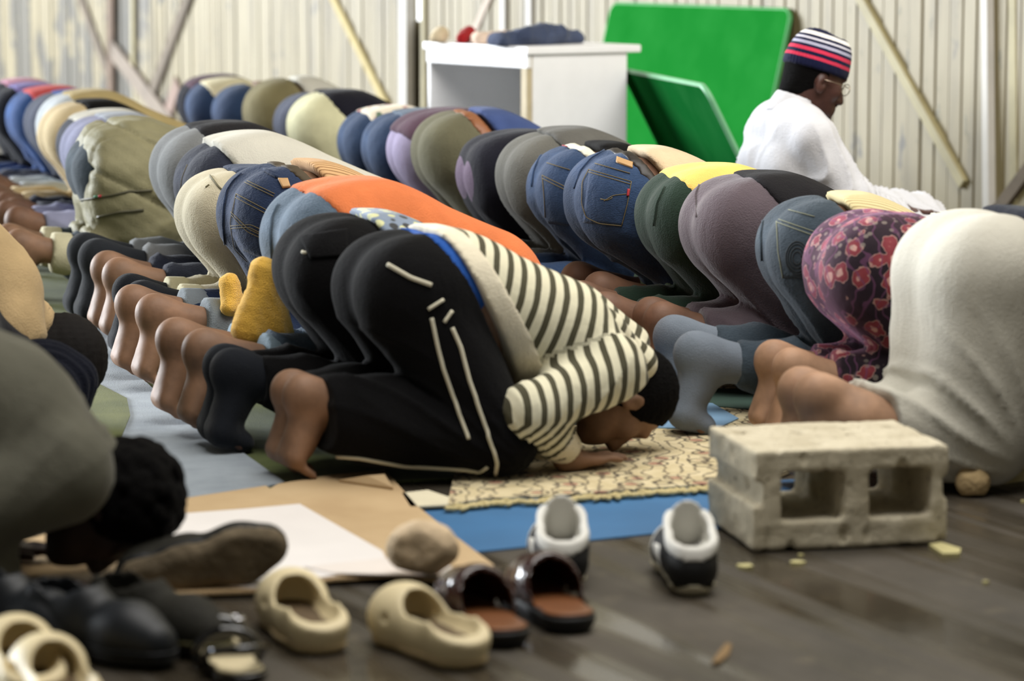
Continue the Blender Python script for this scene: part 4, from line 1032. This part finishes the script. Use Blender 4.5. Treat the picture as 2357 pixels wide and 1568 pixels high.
# ---------------------------------------------------------------- seams, pockets, piping sewn on the clothes in focus
sw = Sew(B1, 'trousers'); PIPE = plain('white_piping', (206, 200, 176), .8)
for pts, r in (([(893, 610), (945, 640), (993, 657)], .0048), ([(993, 732), (1008, 800), (1020, 845), (1050, 930), (1078, 1012)], .0045), ([(1040, 755), (1060, 800), (1080, 875), (1110, 960), (1145, 1065), (1138, 1112)], .0045),
               ([(722, 1045), (830, 1054), (930, 1072), (1070, 1080), (1105, 1086), (1122, 1074)], .0045), ([(722, 1082), (800, 1092), (1000, 1108), (1132, 1106)], .0045), ([(985, 712), (1020, 690)], .004), ([(1022, 742), (1040, 716)], .004)):
    sw.line('piping', pts, r, PIPE)
sw = Sew(B2, 'trousers')
sw.patch('pocket_flap', [(690, 545), (800, 530), (800, 590), (715, 595)], BLACK, .006); sw.line('pocket_label', [(768, 545), (788, 562)], .003, PIPE); sw.line('button', [(697, 580), (703, 584), (708, 580)], .004, PIPE, step=3)
sw = Sew(B4, 'trousers')
sw.patch('back_pocket', [(545, 447), (640, 496), (645, 612), (532, 565)], JEAN2, .0016)
for pts in ([(545, 447), (620, 487)], [(543, 455), (618, 495)], [(545, 447), (531, 512), (540, 572), (570, 602), (612, 607)], [(533, 488), (572, 526), (600, 540)], [(535, 496), (570, 533), (598, 546)], [(532, 520), (578, 517), (606, 530)], [(532, 526), (575, 523), (602, 537)], [(553, 409), (632, 447)], [(553, 415), (630, 453)]):
    sw.line('stitching', pts, .0011, STITCH)
sw.line('seam', [(556, 400), (536, 418), (522, 440), (515, 480), (514, 520), (520, 580)], .0022, JEAN2); sw.line('belt_loop', [(608, 392), (640, 410)], .005, JEAN2)
sw.patch('leather_label', [(640, 414), (662, 414), (668, 432), (650, 434)], PATCHL, .007, 6)
sw = Sew(A6, 'trousers')
sw.patch('back_pocket', [(1356, 391), (1453, 419), (1431, 520), (1342, 512)], JEAN1, .0016)
for pts in ([(1356, 391), (1453, 419)], [(1356, 397), (1452, 425)], [(1356, 391), (1341, 420), (1340, 470), (1350, 500), (1379, 514), (1431, 520)], [(1453, 419), (1444, 470), (1431, 520)], [(1391, 463), (1412, 450), (1442, 447)], [(1383, 458), (1400, 462), (1410, 455)], [(1352, 372), (1450, 400)]):
    sw.line('stitching', pts, .0013, STITCH)
sw.line('seam', [(1391, 347), (1360, 365), (1335, 395), (1322, 435)], .0022, JEAN1)
sw.patch('leather_label', [(1420, 363), (1456, 376), (1456, 388), (1418, 374)], PATCHL, .005, 8); sw.line('red_tag', [(1447, 436), (1445, 452)], .004, TAB_R, step=3)
sw = Sew(A7, 'trousers')
sw.patch('back_pocket', [(1249, 404), (1310, 432), (1310, 520), (1252, 512)], JEAN1, .0016)
for pts in ([(1249, 404), (1305, 432)], [(1249, 411), (1303, 438)], [(1249, 404), (1253, 450), (1256, 500)], [(1248, 372), (1312, 392)]): sw.line('stitching', pts, .0013, STITCH)
sw.line('seam', [(1268, 338), (1242, 362), (1228, 395), (1224, 430)], .0022, JEAN1)
if A7['waistband']:
    sw = Sew(A7, 'waistband')
    for m_, pts in ((TAB_G, [(1286, 339), (1302, 343)]), (TAB_R, [(1288, 333), (1306, 338)]), (TAB_G, [(1334, 362), (1344, 368)]), (TAB_R, [(1338, 357), (1348, 363)])): sw.line('elastic_mark', pts, .003, m_, step=3)
sw = Sew(A3, 'trousers')
sw.patch('back_pocket', [(1788, 504), (1880, 536), (1878, 640), (1800, 640)], JEAN4, .0016)
for pts in ([(1788, 504), (1879, 536)], [(1788, 512), (1878, 545)], [(1788, 504), (1792, 580), (1803, 640)], [(1792, 478), (1875, 500)]): sw.line('stitching', pts, .0013, plain('pale_thread', (128, 132, 110), .8))
DKTH = plain('dark_thread', (40, 46, 50), .8)
for rr_ in (12, 19, 26, 31): sw.line('emblem_ring', [(1836 + rr_ * .85 * math.cos(t), 594 + rr_ * 1.25 * math.sin(t)) for t in np.linspace(0, 6.2, 20)], .0014, DKTH)
sw.line('seam', [(1778, 462), (1760, 490), (1752, 540), (1754, 600)], .0024, JEAN4); sw.line('belt_loop', [(1770, 470), (1785, 458)], .004, JEAN4, step=3)
sw = Sew(B5, 'trousers')
for pts in ([(484, 405), (505, 432), (515, 440)], [(474, 432), (482, 426)]): sw.line('pocket_slit', pts, .0022, plain('olive_thread', (120, 112, 80), .8), step=3)
sw = Sew(B6, 'trousers'); sw.line('stitching', [(432, 380), (420, 410), (415, 450)], .0013, STITCH)
sw = Sew(B8, 'shirt')
sw.line('stitched_edge', [(180, 462), (240, 452), (300, 440), (350, 438)], .004, plain('dark_olive_seam', (92, 88, 62), .6)); sw.line('pocket_opening', [(225, 500), (270, 488), (330, 483)], .005, plain('dark_olive_seam', (92, 88, 62), .6))
sw.line('fabric_tag', [(218, 453), (226, 452)], .005, TAB_G, step=3); sw.line('fabric_tag', [(228, 452), (234, 451)], .005, TAB_R, step=3)
sw = Sew(B3, 'trousers'); sw.line('seam', [(640, 470), (626, 500), (622, 540), (626, 600)], .0024, JEAN3)
sw = Sew(B3, 'shirt'); sw.line('side_seam', [(700, 440), (690, 470), (705, 515)], .0016, cloth('dark_orange_seam', (176, 84, 36)))
for A_, pts in ((A4, [(1612, 420), (1600, 450), (1604, 500)]), (A5, [(1530, 430), (1512, 470), (1505, 520)])):
    Sew(A_, 'trousers').line('seam', pts, .0018, A_['trousers'].data.materials[0])
# cream hem band and sleeve cuffs, hood of the striped top
p = PP(dx=.04, kx=.45, fy=.04, ky=.12, b=.014, sb=.012); n2 = WN(28); d0 = wd(.305, 28) + n2[0] * .04
S = lower_field(p, .012 + .010, .008, leg=False); upper_field(p, S, .0105, arms=False); S.clip((-n2[0], 0, -n2[2]), -d0 + .004).clip(n2, d0 + .05)
CRM = cloth('cream_rib_knit', (226, 216, 190), weave=200, bstr=.4)
sdf_obj('hem_band', S, CRM, B1['root'], 1, folds(.003, 3))
for s in (-1, 1):
    G = Field((.40, s * .22 - .12, .0), (.68, s * .22 + .12, .2), .007); G.cap((.46 + .028, s * .235, .150), (.575 + .028, s * .181, .05), .067, .040, k=.02)
    ax = np.array((.115, -s * .054, -.10)); ax /= np.linalg.norm(ax); e = np.array((.575 + .028, s * .181, .05)); G.clip(tuple(ax), ax @ e + .008).clip(tuple(-ax), -(ax @ e - .048)); G.clip((0, 0, -1), -.004)
    sdf_obj('cuff', G, CRM, B1['root'])
G = Field((.45, -.2, .1), (.95, .2, .5), .008)
G.cap((.75, .06, .345), (.87, .05, .245), .046, .05, k=.05); G.cap((.745, -.04, .29), (.845, -.04, .215), .046, .05, k=.05); G.cap((.75, .07, .31), (.76, -.06, .285), .048, .045, k=.05)
sdf_obj('hood', G, STRIPE, B1['root'], 1, lambda V: .006 * vnoise(V, 40, 3), lambda V: V[:, 2] * .75 - V[:, 0] * .6 + 1)

# yellow towel hanging by the orange shirted man's legs
TOWEL = cloth('yellow_towelling', (250, 194, 58), weave=420, bstr=.9, sheen=.4)
def towel(name, top, bl, br, Y, label, th=.022):
    a = at_y(top[0], top[1], Y); b_ = at_y(bl[0], bl[1], Y - .03); c_ = at_y(br[0], br[1], Y + .02)
    lo = Vector([min(a[i], b_[i], c_[i]) for i in range(3)]) - Vector((.09, .12, .03)); hi = Vector([max(a[i], b_[i], c_[i]) for i in range(3)]) + Vector((.09, .12, .05))
    F = Field(lo, hi, .007); m = (b_ + c_) / 2
    for t in np.linspace(0, 1, 7):
        q = b_.lerp(c_, t); F.cap(a, q, th * .7, th * (1.0 + .5 * math.sin(t * 9)), k=.03)
    o = sdf_obj(name, F, TOWEL, None, 1, lambda V: .004 * vnoise(V, 60, 2) + .002 * vnoise(V, 300, 5)); return tag(o, label, 'towel')
towel('towel', (607, 625), (556, 762), (650, 764), 6.98, 'yellow towel hanging beside the pale denim thigh in the middle row')
towel('towel', (528, 652), (523, 706), (546, 706), 7.55, 'small corner of yellow towel between khaki and dark blue trousers', .010)

# ---------------------------------------------------------------- concrete block, stones
bl_o = gnd(1735, 1275); bl_r = gnd(2190, 1252); bang = math.atan2(bl_r.y - bl_o.y, bl_r.x - bl_o.x) - .02
F = Field((-.02, -.02, -.02), (.42, .35, .21), .0038)
BW, BD, BH = .385, .31, .19
F.box((BW / 2, BD / 2, BH / 2), (BW / 2, BD / 2, BH / 2), .006)
for x0 in (.118, .292): F.box((x0 - .002, BD / 2, .101), (.062, .3, .047), .012, None, .006, 'sub')
F.box((-.004, BD / 2, .108), (.020, .3, .022), .008, None, .006, 'sub'); F.box((BW + .004, BD / 2, .108), (.014, .3, .022), .008, None, .006, 'sub')
cm, nt, b = base_mat('rough_concrete'); v = coords(nt)
c1 = ramp(nt, noise(nt, v, 12, 5, .65), [(.3, (196, 184, 156)), (.7, (222, 212, 186))])
vo = nt.nodes.new('ShaderNodeTexVoronoi'); vo.inputs['Scale'].default_value = 60; nt.links.new(v, vo.inputs['Vector'])
pit = ramp(nt, noise(nt, v, 70, 3, .6), [(.28, (255, 255, 255)), (.38, (0, 0, 0))])
nt.links.new(mix(nt, pit, c1, lin((120, 106, 82))), b.inputs['Base Color']); b.inputs['Roughness'].default_value = .95; b.inputs['Specular IOR Level'].default_value = .1
bump(nt, b, noise(nt, v, 55, 5, .7), .8, .006)
def chip(V): return .0016 * vnoise(V, 150, 3) + .0022 * vnoise(V, 60, 4) - .006 * np.clip(vnoise(V, 95, 6) - .42, 0, 1) * 4
blk = sdf_obj('concrete_block', F, cm, None, 1, chip); blk.location = (bl_o.x, bl_o.y, .004); blk.rotation_euler = (0, 0, bang)
tag(blk, 'grey concrete building block with two square holes standing on the floor', 'block')
def stone(name, px, py, r, mat, label, seed, z0=0.0):
    q = gnd(px, py); rs = np.random.RandomState(seed); m = max(r)
    F = Field((-m * 1.4,) * 3, (m * 1.4,) * 3, m / 14); F.ell((0, 0, 0), r)
    for i in range(13):
        d = rs.normal(size=3); d /= np.linalg.norm(d); F.clip(tuple(d), float(np.sqrt(((d * np.array(r)) ** 2).sum())) * rs.uniform(.74, .95))
    o = sdf_obj(name, F, mat, None, 1, lambda V: m * .05 * vnoise(V, 3.2 / m, seed) + m * .02 * vnoise(V, 12 / m, seed))
    zz = min(v_.co.z for v_ in o.data.vertices); o.location = (q.x, q.y + r[1] * .8, z0 - zz); return tag(o, label, 'stone')
STN = plain('pinkish_sandstone', (208, 184, 150), .95, .1, bumpsc=40, bstr=.6, var=.22, nsc=22)
stone('stone', 974, 1364, (.068, .052, .052), STN, 'big pale sandstone lump weighing down the cardboard edge', 5, .021)
stone('stone', 2243, 1148, (.036, .03, .037), plain('tan_stone', (200, 172, 124), .95, .1, bumpsc=50, bstr=.6, var=.2, nsc=25), 'small tan rock right of the concrete block', 9)

# ---------------------------------------------------------------- shoes
def shoe_root(label, toe, heel, name='shoe', cat='shoe', group=None, z=0.0, L=.28):
    a = gnd(*toe); b_ = gnd(*heel); d = (a - b_); d.z = 0; d.normalize()
    return root(name, b_ + d * (L / 2) + Vector((0, 0, z)), math.atan2(d.y, d.x), label, cat, group)
CLOG = plain('cream_moulded_foam', (232, 214, 168), .5, .4, var=.05); CLOGI = plain('brown_worn_insole', (110, 88, 58), .7, var=.25, nsc=30)
def clog(label, toe, heel, mirror=1):
    r = shoe_root(label, toe, heel, 'clog', 'clog', 'cream clogs left on the floor', .003)
    F = Field((-.18, -.08, -.01), (.18, .08, .14), .0045)
    F.cap((-.092, 0, .035), (-.02, .003 * mirror, .035), .047, .044, k=.03); F.cap((-.02, 0, .035), (.075, .008 * mirror, .036), .044, .052, k=.03)
    F.ell((.075, .008 * mirror, .046), (.068, .057, .050), None, .03); F.cap((-.098, 0, .05), (-.085, 0, .066), .040, .041, k=.03)
    F.clip((0, 0, -1), -.0)
    I = Field(F.lo, (.18, .08, .14), .0045); I.cap((-.088, 0, .066), (.0, .002, .064), .034, .034, k=.02); I.cap((-.0, 0, .064), (.075, .006 * mirror, .052), .034, .036, k=.02); I.cap((-.085, 0, .08), (-.01, 0, .105), .033, .036, k=.03)
    S = F.copy(); S.comb((slice(None),) * 3, I.v, .008, 'sub'); S.clip((-.33, 0, .944), .0878)
    for s in (-1, 1): S.cap((.045, s * .10, .052), (.045, s * .03, .052), .0065, k=.003, op='sub')
    sdf_obj('upper', S, CLOG, r)
    I2 = Field(F.lo, (.18, .08, .14), .0045); I2.cap((-.088, 0, .062), (.075, .006 * mirror, .05), .034, .036, k=.02); I2.clip((0, 0, 1), .040); sdf_obj('insole', I2, CLOGI, r)
    T = Field(F.lo, (.18, .08, .14), .0045); T.cap((-.092, 0, .02), (-.02, 0, .02), .049, .046, k=.03); T.cap((-.02, 0, .02), (.08, .008 * mirror, .02), .046, .055, k=.03); T.clip((0, 0, 1), .013).clip((0, 0, -1), 0); sdf_obj('sole', T, plain('cream_foam_sole', (196, 172, 124), .7), r)
    return r
clog('cream clog with the dark round opening, left of the pair below the cardboard', (632, 1425), (752, 1512), -1)
clog('cream clog with a strap hole, nearest the brown leather mule', (868, 1448), (1088, 1545), 1)
clog('cream clog cut off by the bottom left corner of the floor', (45, 1545), (85, 1640), 1)
clog('cream clog behind its mate in the bottom left corner, toe cap only', (112, 1592), (172, 1690), 1)
LEA = plain('glossy_brown_leather', (74, 36, 26), .16, .7); LEAI = plain('tan_brown_lining', (146, 88, 44), .45, var=.2); RUB = plain('black_rubber', (24, 23, 22), .6)
def mule(label, toe, heel):
    r = shoe_root(label, toe, heel, 'leather_mule', 'shoe', 'brown leather mules', 0, .29)
    def outl(h, z0, z1, mat, nm, g=0.0):
        T = Field((-.17, -.08, -.01), (.18, .08, .1), .0045); T.cap((-.095, 0, .03), (-.02, 0, .03), .043 + g, .038 + g, k=.03); T.cap((-.02, 0, .03), (.09, .004, .03), .038 + g, .049 + g, k=.03); T.cap((.09, 0, .03), (.115, .0, .03), .046 + g, .036 + g, k=.03)
        T.v = T.v; T.clip((0, 0, 1), z1).clip((0, 0, -1), -z0); return sdf_obj(nm, T, mat, r)
    outl(0, .0, .030, RUB, 'sole', .004); outl(0, .030, .0365, LEAI, 'insole', 0)
    F = Field((-.17, -.09, .02), (.19, .09, .15), .0045)
    F.cap((-.06, 0, .045), (.02, 0, .056), .048, .050, k=.03); F.cap((.02, 0, .055), (.10, 0, .046), .050, .044, k=.03); F.cap((.10, 0, .044), (.125, 0, .042), .042, .032, k=.02)
    I = Field(F.lo, (.19, .09, .15), .0045); I.cap((-.10, 0, .045), (.02, 0, .052), .043, .0455, k=.03); I.cap((.02, 0, .05), (.10, 0, .042), .0455, .039, k=.03)
    F.comb((slice(None),) * 3, I.v, .0, 'sub'); F.clip((-.80, 0, .60), .80 * .035 + .60 * .055).clip((0, 0, -1), -.031)
    sdf_obj('upper', F, LEA, r, 1); return r
mule('brown glossy leather mule, nearer one beside the cream clog', (1030, 1408), (1180, 1500))
mule('brown glossy leather mule, farther one in front of the left sneaker', (1195, 1375), (1330, 1466))
BKS = plain('black_mesh_upper', (22, 22, 24), .6, .4, bumpsc=300, bstr=.3); WHS = plain('white_padded_lining', (224, 222, 214), .7, var=.04); MID = plain('offwhite_midsole', (206, 196, 166), .6)
def sneaker(label, toe, heel):
    r = shoe_root(label, toe, heel, 'sneaker', 'shoe', 'black and white sneakers', 0, .30)
    def outer(g):
        F = Field((-.19, -.09, -.01), (.20, .09, .20), .0045)
        F.cap((-.105, 0, .045), (-.02, 0, .048), .042 + g, .042 + g, k=.03); F.cap((-.02, 0, .048), (.08, .004, .042), .042 + g, .047 + g, k=.03); F.cap((.08, .004, .04), (.125, 0, .035), .045 + g, .033 + g, k=.03)
        F.cap((-.102, 0, .05), (-.090, 0, .098), .041 + g, .040 + g, k=.02); F.cap((-.03, 0, .07), (-.025, 0, .125), .039 + g, .037 + g, k=.03); F.cap((-.088, 0, .09), (-.03, 0, .125), .040 + g, .037 + g, k=.02); return F
    cav = lambda g: Field((-.19, -.09, -.01), (.20, .09, .20), .0045).cap((-.095, 0, .075), (-.088, 0, .18), .031 + g, .036 + g, k=.02).cap((-.09, 0, .085), (-.005, 0, .10), .031 + g, .028 + g, k=.02).cap((-.05, 0, .11), (-.005, 0, .17), .034 + g, .034 + g, k=.02).cap((-.01, 0, .085), (.06, 0, .05), .028 + g, .028 + g, k=.02)
    pl = ((-.30, 0, .954), -.30 * -.13 + .954 * .080)
    U = outer(0); U.comb((slice(None),) * 3, cav(0).v, .004, 'sub'); U.clip((0, 0, -1), -.018); U.clip(*pl); sdf_obj('upper', U, BKS, r)
    Cc = outer(.003); Cc.comb((slice(None),) * 3, cav(-.003).v, .008, 'sub'); Cc.clip((.30, 0, -.954), -(pl[1] - .009)).clip((-.30, 0, .954), pl[1] + .010); Cc.clip((1, 0, 0), .006); sdf_obj('collar', Cc, WHS, r)
    Lr = cav(.0015); Lr.comb((slice(None),) * 3, cav(-.003).v, .002, 'sub'); Lr.clip((-.30, 0, .954), pl[1] + .004).clip((1, 0, 0), .02); sdf_obj('lining', Lr, WHS, r)
    In = Field((-.19, -.09, -.01), (.20, .09, .20), .0045).cap((-.092, 0, .06), (.06, 0, .045), .031, .033, k=.02).clip((0, 0, 1), .062); sdf_obj('insole', In, WHS, r)
    Tg = Field((-.08, -.06, .04), (.09, .06, .19), .0045); Tg.cap((.045, 0, .075), (.004, 0, .148), .0, .0, k=.0)
    Tg.ell((.012, 0, .102), (.056, .037, .008), [(-.45, 0, .893), (0, 1, 0), (.893, 0, .45)], .01); sdf_obj('tongue', Tg, WHS, r)
    M = outer(.005); M.clip((0, 0, 1), .024).clip((0, 0, -1), 0)
    xx, yy, zz = M.P((slice(None),) * 3); M.v = np.maximum(M.v, (zz - (.012 + .016 * np.exp(-(yy / .018) ** 2) * (xx < -.05) + .010 * (np.abs(yy) > .034))).astype(np.float32)); sdf_obj('midsole', M, MID, r)
    for s in (-1, 1):
        G = outer(.0035); G.clip((0, 0, -1), -.03).clip((0, 0, 1), .06); G.clip((.8, 0, -.6), .8 * .05 - .6 * .04).clip((-.8, 0, .6), -(.8 * .0 - .6 * .04)); G.clip((0, -s, 0), -.02); sdf_obj('side_panel', G, WHS, r)
    sdf_obj('toe_panel', outer(.003).clip((-1, 0, 0), -.085).clip((0, 0, -1), -.018), WHS, r)
    return r
sneaker('black and white sneaker standing behind the brown mule, heel to camera', (1276, 1245), (1298, 1366))
sneaker('black and white sneaker standing alone left of the concrete block', (1546, 1262), (1598, 1380))
# dark shoes heaped at lower left
DKL = plain('dark_olive_suede', (52, 50, 42), .75, .2, bumpsc=120, bstr=.4); SOLE = plain('worn_brown_sole', (124, 110, 88), .9, .1, bumpsc=45, bstr=.7, var=.3, nsc=18); OLV = plain('olive_trim', (118, 112, 70), .7); NVY = plain('blue_black_leather', (28, 34, 42), .5, .35)
def low_shoe(label, loc, rot, mats, group=None, L=1.0, name='shoe'):
    r = root(name, loc, 0, label, 'shoe', group, L); r.rotation_euler = rot
    def outer(g):
        F = Field((-.18, -.09, -.01), (.20, .09, .16), .005)
        F.cap((-.10, 0, .045), (-.02, 0, .048), .042 + g, .042 + g, k=.03); F.cap((-.02, 0, .048), (.08, .004, .042), .042 + g, .049 + g, k=.03); F.cap((.08, .004, .04), (.13, 0, .036), .047 + g, .036 + g, k=.03); F.cap((-.095, 0, .05), (-.08, 0, .085), .041 + g, .038 + g, k=.02); F.cap((-.08, 0, .08), (-.01, 0, .085), .038 + g, .034 + g, k=.03); return F
    cv = Field((-.18, -.09, -.01), (.20, .09, .16), .005).cap((-.085, 0, .065), (-.08, 0, .15), .031, .034, k=.02).cap((-.085, 0, .07), (-.01, 0, .08), .031, .030, k=.02).cap((-.05, 0, .1), (-.015, 0, .15), .034, .034, k=.02)
    U = outer(0); U.comb((slice(None),) * 3, cv.v, .005, 'sub'); U.clip((0, 0, -1), -.016); sdf_obj('upper', U, mats[0], r)
    S = outer(.005); S.clip((0, 0, 1), .022).clip((0, 0, -1), 0); sdf_obj('sole', S, mats[1], r)
    t_ = outer(.003); t_.clip((0, 0, 1), .031).clip((0, 0, -1), -.021); sdf_obj('trim', t_, mats[2], r)
    for k_ in range(3):
        y0 = .016 + k_ * .018; link('lace', tube_mesh('lace', [(y0 - .004, -.022, .092 - k_ * .006), (y0, 0, .097 - k_ * .006), (y0 + .004, .022, .092 - k_ * .006)], .0028, mats[2], 6), r)
    return r
q = gnd(470, 1395); low_shoe('brown shoe lying on its side with the worn sole facing the camera', q + Vector((-.02, .06, .050)), (math.radians(-80), math.radians(-14), math.radians(6)), (DKL, SOLE, NVY), None, 1.0)
q = gnd(345, 1500); low_shoe('dark olive suede shoe with pale olive trim under the tipped shoe', q + Vector((0, .04, 0)), (0, 0, math.radians(-38)), (DKL, RUB, OLV), None, 1.0)
q = gnd(205, 1520); low_shoe('blue black leather shoe in front of the heaped dark shoes', q + Vector((0, .03, 0)), (0, 0, math.radians(-36)), (NVY, RUB, NVY), 'blue black leather shoes', 1.05)
q = gnd(20, 1490); low_shoe('blue black leather shoe at the left edge of the floor', q + Vector((0, .03, 0)), (0, 0, math.radians(-40)), (NVY, RUB, NVY), 'blue black leather shoes', 1.05)
# glossy black sandal with cream footbed
r = shoe_root('glossy black buckled sandal with a cream footbed', (448, 1462), (568, 1582), 'sandal', 'shoe', None, 0, .27)
BLG = plain('black_patent', (14, 14, 18), .08, .8); CRF = plain('cream_footbed', (222, 206, 164), .6)
def so(g):
    T = Field((-.17, -.08, -.01), (.18, .08, .1), .0045); T.cap((-.09, 0, .02), (-.02, 0, .02), .040 + g, .034 + g, k=.03); T.cap((-.02, 0, .02), (.09, .003, .02), .034 + g, .046 + g, k=.03); return T
sdf_obj('sole', so(.004).clip((0, 0, 1), .018).clip((0, 0, -1), 0), BLG, r); sdf_obj('footbed', so(-.002).clip((0, 0, 1), .022).clip((0, 0, -1), -.017), CRF, r)
for x0, w_ in ((.07, .016), (-.005, .013)):
    pts = [(x0 + .01 * math.cos(t), .050 * math.cos(t), .018 + .042 * math.sin(t)) for t in np.linspace(0, math.pi, 14)]
    link('strap', tube_mesh('strap', pts, w_ * .75, BLG, 8), r)
link('heel_strap', tube_mesh('heel_strap', [(-.03, .044, .02), (-.07, .045, .045), (-.115, .02, .055), (-.125, 0, .056), (-.115, -.02, .055), (-.07, -.045, .045), (-.03, -.044, .02)], .008, BLG, 8), r)
cu = tube_mesh('buckle', [(.07 + .014 * math.cos(t), -.034 + .010 * math.sin(t), .062) for t in np.linspace(0, 5.9, 12)], .003, plain('bright_steel', (220, 220, 225), .12, .5, metal=1), 6, closed=True); link('buckle', cu, r)
